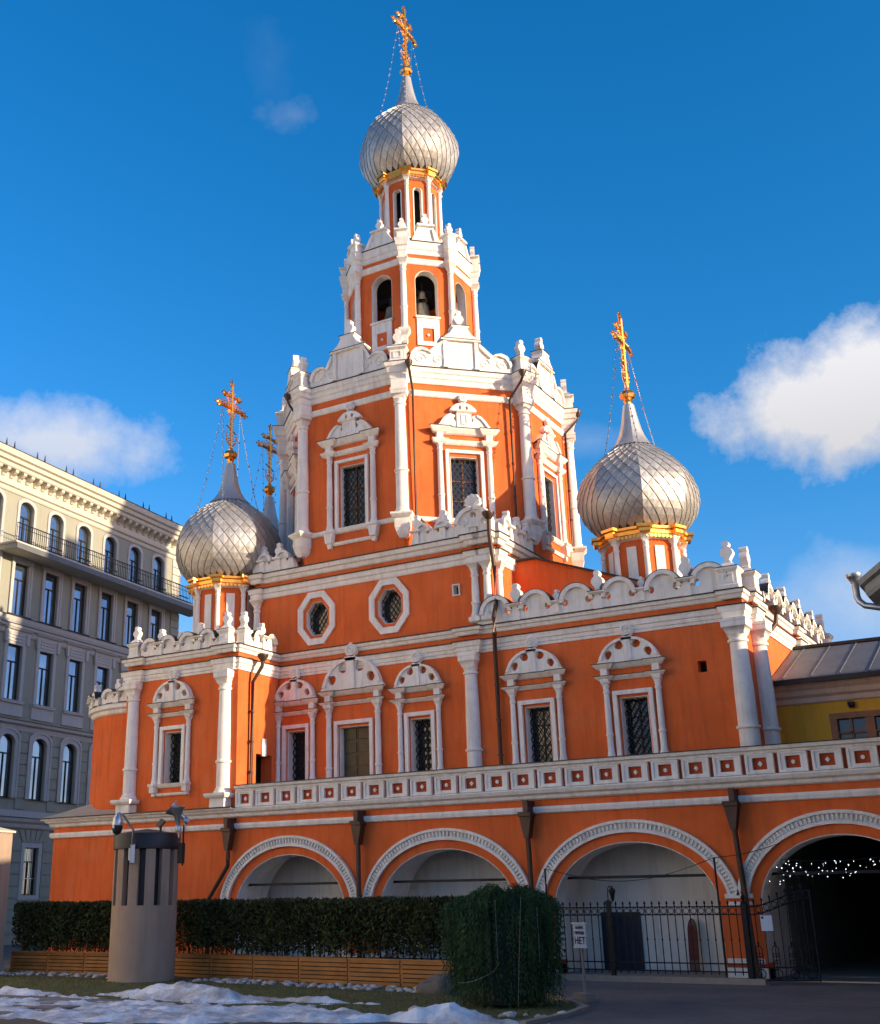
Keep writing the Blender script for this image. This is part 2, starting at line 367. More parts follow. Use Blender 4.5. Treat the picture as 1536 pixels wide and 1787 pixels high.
d0, d1 = pX(447, 1315, XR), pX(474, 1365, XR)
part('wall', MB().slab(rect(.455, 2.02, 3.9, 8.83), [rect(d0.y-27, min(d1.y-27, 1.97), 4.0, d0.z)], 0.006, .4), ORANGE, CH, TR((XR, 27.0, 0), 90))
part('wall', MB().box(-25.35, -24.9, 27.45, 33, 3.9, 8.83).box(-25.35, XR-.4, 32.6, 33, 3.9, 8.83), ORANGE, CH)
part('wall', MB().slab(rect(.455, 10, 0, 8.83), None, .006, .4), ORANGE, CH, TR((XE, WY+.002, 0), 90))                 # right side wall
part('wall', MB().slab(rect(.455, 9.2, 8.84, 11.45), None, .006, .4), ORANGE, CH, TR((XC1, WY+.004, 0), 90))           # tower block side
part('wall', MB().box(XC0, XC0+.4, WY+.45, 38.2, 8.84, 11.45).box(XC0, XC1, 37.9, 38.2, 8.84, 11.45), ORANGE, CH)
part('roof', MB().box(-25.3, XR-.05, 27.3, 32.9, 8.8, 8.84), SLATE, CH)
part('roof', MB().box(XC1+.0, XE-.06, 29.3, 39, 8.8, 8.845), SLATE, CH)
part('roof', MB().box(XC0+.05, XC1-.06, 29.2, 38.1, 11.42, 11.46), SLATE, CH)
# room cores painted near-black for the shade behind the openings
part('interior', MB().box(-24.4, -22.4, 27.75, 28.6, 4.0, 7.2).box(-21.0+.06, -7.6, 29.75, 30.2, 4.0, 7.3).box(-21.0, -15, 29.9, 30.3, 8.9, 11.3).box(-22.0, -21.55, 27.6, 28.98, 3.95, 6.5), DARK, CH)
# apse: rounded east end on its own low roof
ax, ay, ar = -25.95, 29.6, 2.35
ths = [rad(t) for t in range(95, 301, 5)]
ap = [(ax+ar*math.cos(t), ay+ar*math.sin(t)) for t in ths]
part('apse_wall', MB().mold(ap, [(0, 3.9), (0, 7.25)], back=-.4), ORANGE, CH, smooth=40)
cornice(ap, [(.03, 7.22), (.08, 7.26), (.10, 7.36), (.19, 7.40), (.2, 7.5), (.14, 7.55)], smooth if False else False)
# ---- cornices of the upper storey
LOWC = [(.03, 8.06), (.04, 8.13), (.065, 8.14), (.075, 8.23), (.11, 8.25), (.125, 8.33), (.14, 8.38)]
UPC = [(.03, 8.57), (.05, 8.59), (.08, 8.67), (.12, 8.69), (.14, 8.77)]
pth = [(-25.35, 27.9)]+seg((-25.35, 27.0), (XR, 27.0), [(.36, .30), (3.92, .30)])+seg((XR, 27), (XR, WY))+seg((XR, WY), (XE, WY), [(-14.46-XR, .30), (XE-XR-.22, .216)])+seg((XE, WY), (XE, 39), [(.72, .24), (5.4, .24)])+[(XE, 39)]
cornice(pth, LOWC); cornice(pth, UPC)
# ---- cornices of the tower block
TL = [(.03, 10.64), (.05, 10.68), (.06, 10.78), (.10, 10.81), (.11, 10.90), (.13, 10.95)]
TU = [(.03, 11.14), (.06, 11.17), (.09, 11.27), (.15, 11.30), (.18, 11.42)]
cp = [(XC0, 33)]+seg((XC0, WY+.6), (XC0, WY))+seg((XC0, WY), (XC1, WY), [(.14, .13), (XC1-XC0-.52, .13), (XC1-XC0-.14, .135)])+seg((XC1, WY), (XC1, 38), [(.3, .16)])+[(XC1, 38)]
cornice(cp, TL); cornice(cp, TU)
csm = column_mesh(1.36, .105, .22)
for x, y in ((XC0+.14, WY-.06), (XC1-.52, WY-.06), (XC1-.14, WY-.06)):
    put('column', csm, CH, TR((x, y, 9.06)))
    part('bracket', MB().sq(0, 0, [(.10, 8.88), (.17, 8.93), (.17, 9.05), (.15, 9.06)]), WHITE, CH, TR((x, y, 0)))
put('column', csm, CH, TR((XC1+.06, WY+.3, 9.06)))
# ---- big columns of the upper storey
cm1 = column_mesh(3.12, .19, .38, k=1.38); cm2 = column_mesh(3.12, .225, .38, k=1.35)
for x in (-25.0, -21.44):
    put('column', cm1, CH, TR((x, 27.0-.05, 4.55)))
    part('pedestal', MB().box(x-.26, x+.26, 26.66, 27.1, 4.14, 4.42).box(x-.34, x+.34, 26.58, 27.1, 4.42, 4.48, (x-.38, x+.38, 26.54, 27.1)).box(x-.38, x+.38, 26.54, 27.1, 4.48, 4.545), WHITE, CH)
put('column', cm1, CH, TR((-14.46, WY-.06, 4.55))); put('column', cm2, CH, TR((XE-.2, WY-.08, 4.55))); put('column', cm2, CH, TR((XE+.08, WY+.72, 4.55)))
put('column', cm2, CH, TR((XE+.08, WY+5.4, 4.55)))
# ---- window surrounds of the upper storey
def tear(cx, cz, w, h, a):
    p = [(0, h*.62), (w*.35, h*.25), (w*.5, -.08*h), (w*.32, -.38*h), (0, -h*.45), (-w*.32, -.38*h), (-w*.5, -.08*h), (-w*.35, h*.25)]
    c, s = math.cos(rad(a)), math.sin(rad(a)); return [(cx+x*c-z*s, cz+x*s+z*c) for x, z in p]
def pediment(w, h, hs):
    half = [(w, 0), (w*.985, .07*h), (w*.93, .13*h), (w*.88, .30*h), (w*.80, .50*h), (w*.68, .69*h), (w*.52, .84*h), (w*.34, .94*h), (w*.17, .985*h)]
    o = half+[(-x, z) for x, z in reversed(half)]
    ho = [tear(s*w*.27, h*.70, .17*w*hs, .40*h, s*8) for s in (-1, 1)]+[tear(s*w*.63, h*.34, .17*w*hs, .34*h, -s*62) for s in (-1, 1)]
    mb = MB().slab(o, ho, -.15, .0)
    mb.slab([(-.12*w, 0), (.12*w, 0), (.10*w, .86*h), (.18*w, .93*h), (.18*w, 1.02*h), (-.18*w, 1.02*h), (-.18*w, .93*h), (-.10*w, .86*h)], None, -.20, -.14)
    ring = half[2:]; ring = ring+[(-x, z) for x, z in reversed(ring)]; inn = [(x*.9, z*.9) for x, z in ring]
    mb.slab(ring+list(reversed(inn)), None, -.20, -.145)
    return mb
def rosette_mesh(r):
    mb = MB(); mb.slab([(-.35*r, -1.25*r), (.35*r, -1.25*r), (.5*r, -.7*r), (-.5*r, -.7*r)], None, -.13, .0)
    pts = []
    for i in range(32):
        a = 2*math.pi*i/32; rr = r*(1.0+.05*math.cos(8*a)); pts.append((rr*math.cos(a), rr*math.sin(a)))
    mb.slab(pts, None, -.13, 0)
    mb.slab(circ(0, 0, r*.82, n=20), [circ(0, 0, r*.58, n=20)], -.16, -.125)
    for i in range(8):
        a = 2*math.pi*i/8; mb.lathe(0, 0, [(0.001, 0), (.001, 0)], 3) if False else mb.slab(circ(.34*r*math.cos(a), .34*r*math.sin(a), .15*r, n=6), None, -.155, -.125)
    return mb.mesh('rosette', WHITE)
ROS = rosette_mesh(.17); ROSD = rosette_mesh(.21)
def lattice(x0, x1, z0, z1, y, p=.17, r=.009):
    mb = MB(); w, h = x1-x0, z1-z0
    def bar(a, b):
        dx, dz = b[0]-a[0], b[1]-a[1]; l = math.hypot(dx, dz)
        if l < .03: return
        nx, nz = -dz/l*r, dx/l*r
        v = []
        for yy in (y-r, y+r): v += [(a[0]+nx, yy, a[1]+nz), (a[0]-nx, yy, a[1]-nz), (b[0]-nx, yy, b[1]-nz), (b[0]+nx, yy, b[1]+nz)]
        mb.add(v, [(0, 1, 2, 3), (7, 6, 5, 4), (0, 3, 7, 4), (1, 5, 6, 2), (0, 4, 5, 1), (2, 6, 7, 3)])
    k = 1.45; n = int((w*k+h)/(p*k))+2          # diamonds taller than wide
    for i in range(-n, n+1):
        for sg in (1, -1):
            # line z = sg*k*(x-x0) + c
            c = z0+i*p*k if sg > 0 else z0+(i)*p*k
            pts = []
            for x in (x0, x1):
                z = sg*k*(x-x0)+c
                if z0 <= z <= z1: pts.append((x, z))
            for z in (z0, z1):
                x = x0+(z-c)/(sg*k)
                if x0 < x < x1: pts.append((x, z))
            if len(pts) >= 2: bar(pts[0], pts[1])
    return mb
def window1(M, s=1.0, door=False):
    """surround with colonnettes, two-band entablature and shell pediment; local z absolute"""
    if door: ho, hc, xc, wp, zt, z0 = .52, .66, .84, 1.08, 6.42, 4.5
    else: ho, hc, xc, wp, zt, z0 = .335*s, .48*s, .62*s, .77*s, 6.45, 4.95
    zc = zt+.17
    mb = MB().slab([(-hc, z0-.0), (-hc, zc), (hc, zc), (hc, z0), (hc-.11, z0), (hc-.11, zc-.11), (-hc+.11, zc-.11), (-hc+.11, z0)], None, -.09, .0)
    mb.slab([(-ho-.001, z0), (-ho-.001, zt+.001), (ho+.001, zt+.001), (ho+.001, z0), (ho-.02, z0), (ho-.02, zt-.02), (-ho+.02, zt-.02), (-ho+.02, z0)], None, .02, .4)
    w = part('window' if not door else 'doorway', mb, WHITE, CH, M)
    dz = .14 if door else 0
    ch = (6.76+dz-z0); cme = column_mesh(ch, .068*(1.25 if door else s), .17, .3, 1.5)
    zb = 6.9+dz
    for sx in (-1, 1):
        put('colonnette', cme, w, M @ TR((sx*xc, -.07, z0)))
        part('capital_block', MB().sq(sx*xc, -.07, [(.09, zb+.02), (.09, zb+.30), (.10, zb+.31)]), WHITE, w, M)
        if not door: part('console', MB().box(sx*xc-.085, sx*xc+.085, -.2, 0, 4.72, 4.93).box(sx*xc-.11, sx*xc+.11, -.24, 0, 4.88, 4.945).lathe(0, 0, [(.001, 0), (.001, 0)], 3) if False else MB().slab(rect(sx*xc-.085, sx*xc+.085, 4.70, 4.90), None, -.2, 0).slab(rect(sx*xc-.115, sx*xc+.115, 4.88, 4.948), None, -.24, .0).slab(rect(sx*xc-.06, sx*xc+.06, 4.60, 4.71), None, -.12, 0), WHITE, w, M)
    bw = [(-xc, .11), (xc, .11)]
    e1 = MB().mold(wallpath(-xc-.13, xc+.13, bw, .08), [(.05, zb), (.08, zb+.03), (.13, zb+.07), (.15, zb+.1)])
    e1.mold(wallpath(-xc-.13, xc+.13, bw, .08), [(.05, zb+.28), (.09, zb+.31), (.15, zb+.38), (.17, zb+.41)])
    e = part('entablature', e1, WHITE, w, M)
    part('flashing', MB().mold(wallpath(-xc-.13, xc+.13, bw, .08), [(.185, zb+.412), (.185, zb+.43)]).mold(wallpath(-xc-.13, xc+.13, bw, .08), [(.165, zb+.102), (.165, zb+.116)]), COPE, w, M)
    zp = zb+.432; hp = (.93 if door else .62)
    part('pediment', pediment(wp, hp, 1.75), WHITE, w, M @ TR((0, 0, zp)))
    put('rosette', ROSD if door else ROS, w, M @ TR((0, -.03, zp+hp+(.22 if door else .19))))
    if not door:
        part('sill', MB().mold([(-xc+.1, 0), (xc-.1, 0)], [(.05, 4.83), (.09, 4.86), (.13, 4.93), (.14, 4.948)]).mold([(-xc+.08, 0), (xc-.08, 0)], [(.05, 4.60), (.08, 4.63), (.09, 4.68)]), WHITE, w, M)
        part('pane', MB().box(-ho, ho, .40, .43, z0, zt), GLASS, w, M)
        part('sash', MB().box(-.016, .016, .37, .40, z0, zt).box(-ho, ho, .372, .398, z0+.5, z0+.535).box(-ho, ho, .372, .398, z0+1.02, z0+1.05), LBFRAME, w, M)
        part('grille', lattice(-ho+.02, ho-.02, z0, zt, .26, .155, .011), GRILLE, w, M)
    return w
window1(TR((-23.40, 27.0, 0)))
for c, s in win_x: window1(TR((c, WY, 0)), s)
dw = window1(TR((DOORX, WY, 0)), door=True)
DM = TR((DOORX, WY, 0))
for sx in (-1, 1):
    dl = part('door_leaf', MB().box(min(0.005*sx, .515*sx), max(.005*sx, .515*sx), .22, .27, 4.0, 6.40), BRONZED, dw, DM)
for i in range(5):
    for sx in (-1, 1):
        x0, x1 = (.05, .245) if 1 else 0, 0
        part('door_panel', MB().box(sx*.26-.2, sx*.26+.2, .195, .222, 4.55+i*.38, 4.55+i*.38+.3), BRONZED, dw, DM)
# octagonal windows on the tower block
for x, z in octw:
    w = part('octagonal_window', MB().slab(oc(0, 0, .67, .82), [oc(0, 0, .50, .63)], -.07, 0).slab(oc(0, 0, .405, .525), [oc(0, 0, .385, .505)], .02, .4), WHITE, CH, TR((x, WY, z)))
    part('pane', MB().box(-.42, .42, .36, .39, -.54, .54), GLASS, w, TR((x, WY, z)))
    g = lattice(-.40, .40, -.52, .52, .2, .15); part('grille', g, GRILLE, w, TR((x, WY, z)))
part('vent_box', MB().slab(rect(-.115, .115, -.17, .17), [rect(-.09, .09, -.14, .14)], -.06, .3), WHITE, CH, TR((-14.82, WY, 9.94)))
part('vent_pane', MB().box(-.1, .1, .2, .22, -.15, .15), DARK, CH, TR((-14.82, WY, 9.94)))
part('vent_pane', MB().box(-8.22, -8.0, WY+.25, WY+.27, 6.87, 7.15), DARK, CH)
# ---- parapet crests
def crest(M, n, P, zb=0., end=True, h=1.0, big=FIN_B, small=FIN_S):
    """n motifs of two shells each, local x from -n*P/2; returns the parapet object"""
    r = .19*P; za = .28*h; xa = .25*P
    out = []
    x0 = -n*P/2
    pts = [(x0, 0), (-x0, 0)]
    top = []
    for i in range(n):
        c = x0+P*(i+.5)
        hm = []
        for s in (1, -1):
            a = arcp(c+s*xa, za, r, r, -8 if s > 0 else 188, 188 if s > 0 else -8, 14)
            hm.append(a)
        rt_ = [(c+P/2, .36*h)]+[(c+xa+r+.02, .36*h)]+hm[0]+[(c+.12, .32*h), (c+.02, .32*h)]
        lf = [(c-.02, .32*h), (c-.12, .32*h)]+list(reversed(hm[1]))+[(c-xa-r-.02, .36*h), (c-P/2, .36*h)]
        seq = rt_+lf
        top.append(seq)
    for seq in reversed(top): pts += [p for p in seq if not (abs(p[0]-(-x0)) < 1e-6 and False)]
    # drop repeated points
    cl = []
    for p in pts:
        if not cl or math.hypot(p[0]-cl[-1][0], p[1]-cl[-1][1]) > 1e-4: cl.append(p)
    hol = []
    for i in range(n):
        c = x0+P*(i+.5)
        for s in (-1, 1): hol += [circ(c+s*(xa-r+.10*P/2.36+.02), .31*h, .082*P/2.36+.01, .10*h, 12), circ(c+s*(xa+r-.10*P/2.36-.01), .29*h, .082*P/2.36+.01, .095*h, 12)]
    w = part('parapet', MB().slab(cl, hol, -.10, .12), WHITE, CH, M)
    for i in range(n):
        c = x0+P*(i+.5)
        for s in (-1, 1):
            hd = MB().slab(arcp(c+s*xa, za, r+.035, r+.035, 0, 180, 16)+arcp(c+s*xa, za, r-.075, r-.075, 180, 0, 16), None, -.20, -.095)
            part('shell_hood', hd, WHITE, w, M)
            part('hood_flashing', MB().slab(arcp(c+s*xa, za, r+.05, r+.05, 5, 175, 16)+arcp(c+s*xa, za, r+.037, r+.037, 175, 5, 16), None, -.21, .13), COPE, w, M)
        part('pedestal', MB().box(c-.11, c+.11, -.16, .14, 0, .36*h).box(c-.13, c+.13, -.18, .16, .36*h, .42*h, (c-.22, c+.22, -.27, .2)).box(c-.22, c+.22, -.27, .2, .42*h, .45*h), WHITE, w, M)
        part('cap_flashing', MB().box(c-.23, c+.23, -.28, .21, .45*h+.001, .45*h+.018), COPE, w, M)
        put('finial', big, w, M @ TR((c, 0, .45*h+.02)))
        if i < n-1 or end:
            e = c+P/2
            if i == n-1: e -= .1
            part('pedestal', MB().box(e-.08, e+.08, -.15, .13, .05, .30*h).box(e-.1, e+.1, -.17, .14, .30*h, .35*h, (e-.17, e+.17, -.22, .15)).box(e-.17, e+.17, -.22, .15, .35*h, .38*h), WHITE, w, M)
            put('finial', small, w, M @ TR((e, 0, .38*h)))
    return w
crest(TR((-10.6, WY-.04, 8.79)), 3, 2.36, end=False)                      # right annex, front
crest(TR((XE+.02, 34.4, 8.79), 90), 4, 1.75, end=False, h=.95)            # right annex, side
crest(TR((-23.22, 27.0-.03, 8.79)), 2, 1.52, end=False, h=.86, big=FIN_M)            # left annex, front
crest(TR((XR+.02, 28.05, 8.79), 90), 1, 1.3, end=False, h=.86, big=FIN_M)            # left annex, return
for i, t in enumerate((205, 238, 271)):
    t = rad(t); crest(TR((ax+(ar+.02)*math.cos(t), ay+(ar+.02)*math.sin(t), 7.56), math.degrees(t)+90), 1, 1.22, end=False, h=.7, big=FIN_M)
def corner_pedestal(x, y, z, w=.25, h=.55, ang=0, fin=FIN_B, sc=1.0):
    M = TR((x, y, z), ang)
    p = part('corner_pedestal', MB().sq(0, 0, [(w, 0), (w, .1), (w*.88, .12), (w*.88, h-.12), (w*1.15, h-.05), (w*1.15, h)]).sq(0, 0, [(w*1.0, h), (w*.55, h+.12), (w*.42, h+.14)]), WHITE, CH, M)
    part('cap_flashing', MB().sq(0, 0, [(w*1.18, h+.001), (w*1.18, h+.018)]), COPE, p, M)
    part('panel', MB().slab(rect(-w*.5, w*.5, .16, h-.16), [rect(-w*.36, w*.36, .2, h-.2)], -w*.95, -w*.86), WHITE, p, M)
    put('finial', fin, p, M @ TR((0, 0, h+.14), 0, sc)); return p
corner_pedestal(XE-.22, WY-.02, 8.8); corner_pedestal(XE+.02, WY+.72, 8.8, ang=90)
corner_pedestal(-25.0, 26.97, 8.8, .20, .46, fin=FIN_M); corner_pedestal(-21.44, 26.97, 8.8, .20, .46, fin=FIN_M); corner_pedestal(XR-.02, 27.25, 8.8, .17, .46, 90, fin=FIN_M)
corner_pedestal(XE-.05, 38.9, 8.8, .25, .55, 90)
# roof gable wall behind the right parapet
gp = [(-14.2, 8.85), (-14.2, 10.93), (-12.97, 10.92), (-9.6, 9.64), (-7.6, 8.85)]
part('gable_wall', MB().slab(gp, None, 30.5, 38), ORANGE, CH)
part('gable_roof', MB().slab([(-13.72, 10.955), (-12.96, 10.945), (-9.58, 9.665), (-7.3, 8.79), (-7.3, 8.73), (-9.6, 9.62), (-12.98, 10.9), (-13.72, 10.91)], None, 30.38, 38.1), COPE, CH)

# ---- octagon tier 1
T1 = [(-20.065, 29.03), (-16.495, 29.03), (-13.68, 31.85), (-13.68, 35.4), (-16.5, 38.2), (-20.06, 38.2), (-22.4, 35.6), (-22.4, 31.3)]
def edges(P):
    out = []
    for i in range(len(P)):
        a, b = Vector(P[i]), Vector(P[(i+1) % len(P)]); d = b-a
        out.append(((a+b)/2, math.degrees(math.atan2(d.y, d.x)), d.length/2))
    return out
def tower_window(M, parent):
    z0, zt = 12.42, 14.50; ho, hc, xc = .45, .61, .80
    mb = MB().slab([(-hc, z0), (-hc, zt+.2), (hc, zt+.2), (hc, z0), (hc-.10, z0), (hc-.10, zt+.1), (-hc+.10, zt+.1), (-hc+.10, z0)], None, -.09, 0)
    mb.slab([(-ho-.001, z0), (-ho-.001, zt+.001), (ho+.001, zt+.001), (ho+.001, z0), (ho-.02, z0), (ho-.02, zt-.02), (-ho+.02, zt-.02), (-ho+.02, z0)], None, .02, .34)
    w = part('window', mb, WHITE, parent, M)
    for s in (-1, 1):
        put('colonnette', TWC, w, M @ TR((s*xc, -.08, z0)))
        part('capital_block', MB().sq(s*xc, -.08, [(.1, 15.02), (.1, 15.3)]), WHITE, w, M)
        part('console', MB().slab([(s*xc-.1, 12.0), (s*xc+.1, 12.0), (s*xc+.13, 12.15), (s*xc+.16, 12.34), (s*xc-.16, 12.34), (s*xc-.13, 12.15)], None, -.2, 0).slab([(s*xc-.05, 11.84), (s*xc+.05, 11.84), (s*xc+.09, 12.0), (s*xc-.09, 12.0)], None, -.13, 0).slab(rect(s*xc-.17, s*xc+.17, 12.335, 12.42), None, -.24, 0), WHITE, w, M)
    bw = [(-xc, .13), (xc, .13)]; wp = wallpath(-xc-.15, xc+.15, bw, .1)
    part('entablature', MB().mold(wp, [(.05, 14.86), (.09, 14.9), (.13, 14.97), (.14, 15.0)]).mold(wp, [(.05, 15.2), (.10, 15.23), (.18, 15.34), (.2, 15.39)]), WHITE, w, M)
    part('flashing', MB().mold(wp, [(.218, 15.392), (.218, 15.41)]), COPE, w, M)
    part('sill', MB().mold([(-xc+.15, 0), (xc-.15, 0)], [(.05, 12.3), (.1, 12.34), (.13, 12.42)]).mold([(-xc+.1, 0), (xc-.1, 0)], [(.05, 11.93), (.08, 11.97), (.09, 12.03)]), WHITE, w, M)
    def wing(s):
        return [(s*.24, 15.41), (s*.90, 15.41), (s*.80, 15.50), (s*.70, 15.66), (s*.56, 15.80), (s*.42, 15.86), (s*.32, 15.84), (s*.27, 15.80), (s*.33, 15.72), (s*.30, 15.64), (s*.24, 15.62)]
    pm = MB()
    for s in (-1, 1):
        pm.slab(wing(s), None, -.16, 0); pm.slab([(s*.90, 15.41), (s*.80, 15.50), (s*.70, 15.66), (s*.56, 15.80), (s*.42, 15.86), (s*.44, 15.78), (s*.54, 15.72), (s*.64, 15.6), (s*.73, 15.47), (s*.8, 15.41)], None, -.22, -.155)
    pm.slab(rect(-.24, .24, 15.41, 15.93), None, -.19, 0).slab(rect(-.10, .10, 15.5, 15.85), [rect(-.065, .065, 15.54, 15.81)], -.22, -.185)
    pm.mold([(-.24, -.15), (.24, -.15)], [(.05, 15.88), (.12, 15.93), (.14, 15.97)])
    pm.slab([(.42, 15.97), (.42, 16.04), (.34, 16.12), (.24, 16.2), (.12, 16.24), (-.12, 16.24), (-.24, 16.2), (-.34, 16.12), (-.42, 16.04), (-.42, 15.97)], [circ(-.11, 16.09, .05, .075, 8), circ(.11, 16.09, .05, .075, 8)], -.17, 0)
    part('pediment', pm, WHITE, w, M)
    put('shell', ROS, w, M @ TR((0, -.05, 16.41), 0, .85))
    part('pane', MB().box(-ho, ho, .26, .29, z0, zt), GLASS, w, M)
    part('grille', lattice(-ho+.02, ho-.02, z0, zt, .17, .17, .011), GRILLE, w, M)
    part('sash', MB().box(-.02, .02, .22, .25, z0, zt).box(-ho, ho, .222, .248, 13.75, 13.79).box(-ho, ho, .222, .248, 13.1, 13.13), WOODW, w, M)
TWC = column_mesh(2.42, .085, .19, .3, 1.5)
for i, (c, a, h) in enumerate(edges(T1)):
    M = TR((c.x, c.y, 0), a); win = i in (7, 0, 1, 2)
    hl = [rect(-.45, .45, 12.42, 14.5)] if win else None
    part('tower_wall', MB().slab(rect(-h, h, 11.452, 17.38), hl, 0, .32), ORANGE, CH, M)
    if win: tower_window(M, CH)
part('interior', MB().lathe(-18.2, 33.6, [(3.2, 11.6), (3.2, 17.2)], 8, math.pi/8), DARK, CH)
cornice(T1, [(.03, 12.33), (.06, 12.36), (.08, 12.44), (.09, 12.47)], True, fl=False, name='string_course')
cornice(T1, [(.03, 16.42), (.06, 16.45), (.09, 16.55), (.10, 16.60)], True, fl=False, name='string_course')
cornice(T1, [(.04, 16.86), (.06, 16.90), (.07, 17.02), (.11, 17.06), (.13, 17.18), (.17, 17.22), (.19, 17.36)], True)
part('roof', MB().lathe(-18.2, 33.6, [(4.5, 17.3), (4.4, 17.4), (2.3, 18.4)], 8, math.pi/8), COPE, CH)
t1col = column_mesh(3.72, .175, .32, .36, 1.45)
ctr1 = Vector((-18.2, 33.6))
for x, y in T1:
    n = (Vector((x, y))-ctr1).normalized(); q = Vector((x, y))+n*.09; a = math.degrees(math.atan2(n.y, n.x))+90
    put('column', t1col, CH, TR((q.x, q.y, 12.5), a))
    M = TR((q.x, q.y, 0), a)
    part('bracket', MB().sq(0, 0, [(.10, 11.75), (.16, 11.85), (.2, 12.0), (.22, 12.05), (.22, 12.34)]).sq(0, 0, [(.24, 12.34), (.33, 12.44), (.33, 12.50)]), WHITE, CH, M)
    b = part('entablature_block', MB().sq(0, 0, [(.23, 16.54), (.23, 16.82), (.25, 16.87), (.27, 17.02), (.32, 17.06), (.34, 17.2), (.38, 17.24), (.40, 17.372)]), WHITE, CH, M)
    part('flashing', MB().sq(0, 0, [(.415, 17.374), (.415, 17.392)]), COPE, b, M)
    corner_pedestal(q.x, q.y, 17.39, .27, .56, a, FIN_B, .95)
def gable(M, h):
    k = h/1.78; w = h-.30
    R = [(w, 17.39), (w, 17.66), (w-.04, 17.83), (w-.16, 17.99), (w-.36, 18.06), (w-.54, 18.02), (w-.64, 17.95), (.68*k+.05, 18.17), (.62, 18.34), (.62, 18.42)]
    g = part('gable', MB().slab(R+[(-x, z) for x, z in reversed(R)], None, -.14, .16), WHITE, CH, M)
    def off(p, q=.05): return [(x, z) for x, z in p]
    rim = R[1:9]; inr = [(x-.07 if x > .7 else x-.02, z-.09) for x, z in rim]
    for s in (-1, 1):
        part('rim', MB().slab([(s*x, z) for x, z in rim]+[(s*x, z) for x, z in reversed(inr)], None, -.22, -.13), WHITE, g, M)
        part('rim_flashing', MB().slab([(s*x, z+.016) for x, z in rim]+[(s*x, z+.001) for x, z in reversed(rim)], None, -.21, .17), COPE, g, M)
        for cx, r in ((w-.34, .21), (w-.82*k, .19)):
            part('scroll', MB().tube([(s*cx+rr*math.cos(t), -.145, 17.68+rr*math.sin(t)) for t, rr in [(rad(22*j), r*(1-.04*j)) for j in range(24)]], .026, 6), WHITE, g, M)
        part('pilaster', MB().box(s*.52-.06, s*.52+.06, -.20, -.13, 17.50, 18.40).box(s*.52-.08, s*.52+.08, -.23, -.13, 17.42, 17.5), WHITE, g, M)
    cap = [(.66, 18.38), (.66, 18.44), (.52, 18.5), (.36, 18.62), (.26, 18.78), (.24, 18.84), (.30, 18.88), (.30, 18.92)]
    part('gable_cap', MB().slab(cap+[(-x, z) for x, z in reversed(cap)], None, -.24, .16), WHITE, g, M)
    part('cap_flashing', MB().box(-.68, .68, -.26, .18, 18.441, 18.455).box(-.32, .32, -.26, .18, 18.921, 18.937), COPE, g, M)
    put('finial', FIN_B, g, M @ TR((0, -.02, 18.93)))
for i, (c, a, h) in enumerate(edges(T1)): gable(TR((c.x, c.y, 0), a), h)

# ---- parapets of the tower block corners
def corner_crest(M, x0, x1, fins, slope=0):
    s = slope
    L_ = x1-x0
    pts = [(x0, 0), (x1, 0), (x1-.12 if s < 0 else x1, .36)]
    n = max(1, round(L_/.75)); st = (L_-.24)/n
    for i in range(n):
        c = x1-.12-st*(i+.5); pts += arcp(c, .34, st*.36, st*.40, 0, 180, 10)
    pts += [(x0+(.12 if s > 0 else 0), .36)]
    hs = [circ(x1-.12-st*(i+.5)+d, .33, .05, .07, 8) for i in range(n) for d in (-st*.24, st*.24)]
    p = part('parapet', MB().slab(pts, hs, -.09, .14), WHITE, CH, M)
    for i in range(n):
        c = x1-.12-st*(i+.5)
        part('shell_hood', MB().slab(arcp(c, .34, st*.38, st*.42, 0, 180, 12)+arcp(c, .34, st*.27, st*.31, 180, 0, 12), None, -.17, -.085), WHITE, p, M)
    for c in fins:
        part('pedestal', MB().box(c-.09, c+.09, -.15, .16, 0, .36).box(c-.16, c+.16, -.22, .18, .36, .42), WHITE, p, M)
        put('finial', FIN_B, p, M @ TR((c, 0, .42), 0, .86))
    return p
corner_crest(TR((0, WY-.05, 11.46)), -16.2, -14.05, (-16.0, -15.1), 1)
corner_crest(TR((XC1+.05, 29.03, 11.46), 90), .3, 2.6, (1.05, 1.75, 2.45), -1)
corner_crest(TR((0, WY-.05, 11.46)), -22.0, -20.35, (-21.62, -21.0), -1)
corner_crest(TR((XC0-.05, 33, 11.46), -90), 1.6, 3.9, (2.3, 3.1))
# big shell at the right corner
lobe = [(.55, 0), (.56, .3), (.5, .55), (.36, .72), (.15, .78), (-.15, .78), (-.36, .72), (-.5, .55), (-.56, .3), (-.55, 0)]
sc_ = part('corner_shell', MB().slab(lobe, [circ(0, .56, .10, .09, 10), rect(-.16, .16, .06, .2)], -.1, .14).slab(arcp(0, .25, .6, .56, 10, 85, 8)+arcp(0, .25, .5, .44, 85, 10, 8), None, -.2, -.09).slab(arcp(0, .25, .6, .56, 95, 170, 8)+arcp(0, .25, .5, .44, 170, 95, 8), None, -.2, -.09), WHITE, CH, TR((XC1-.42, WY-.09, 11.46)))
for s in (-1, 1):
    part('scroll', MB().tube([(s*.33+rr*math.cos(t), -.11, .3+rr*math.sin(t)) for t, rr in [(rad(25*j), .13*(1-.045*j)) for j in range(20)]], .016, 5), WHITE, sc_, TR((XC1-.42, WY-.09, 11.46)))
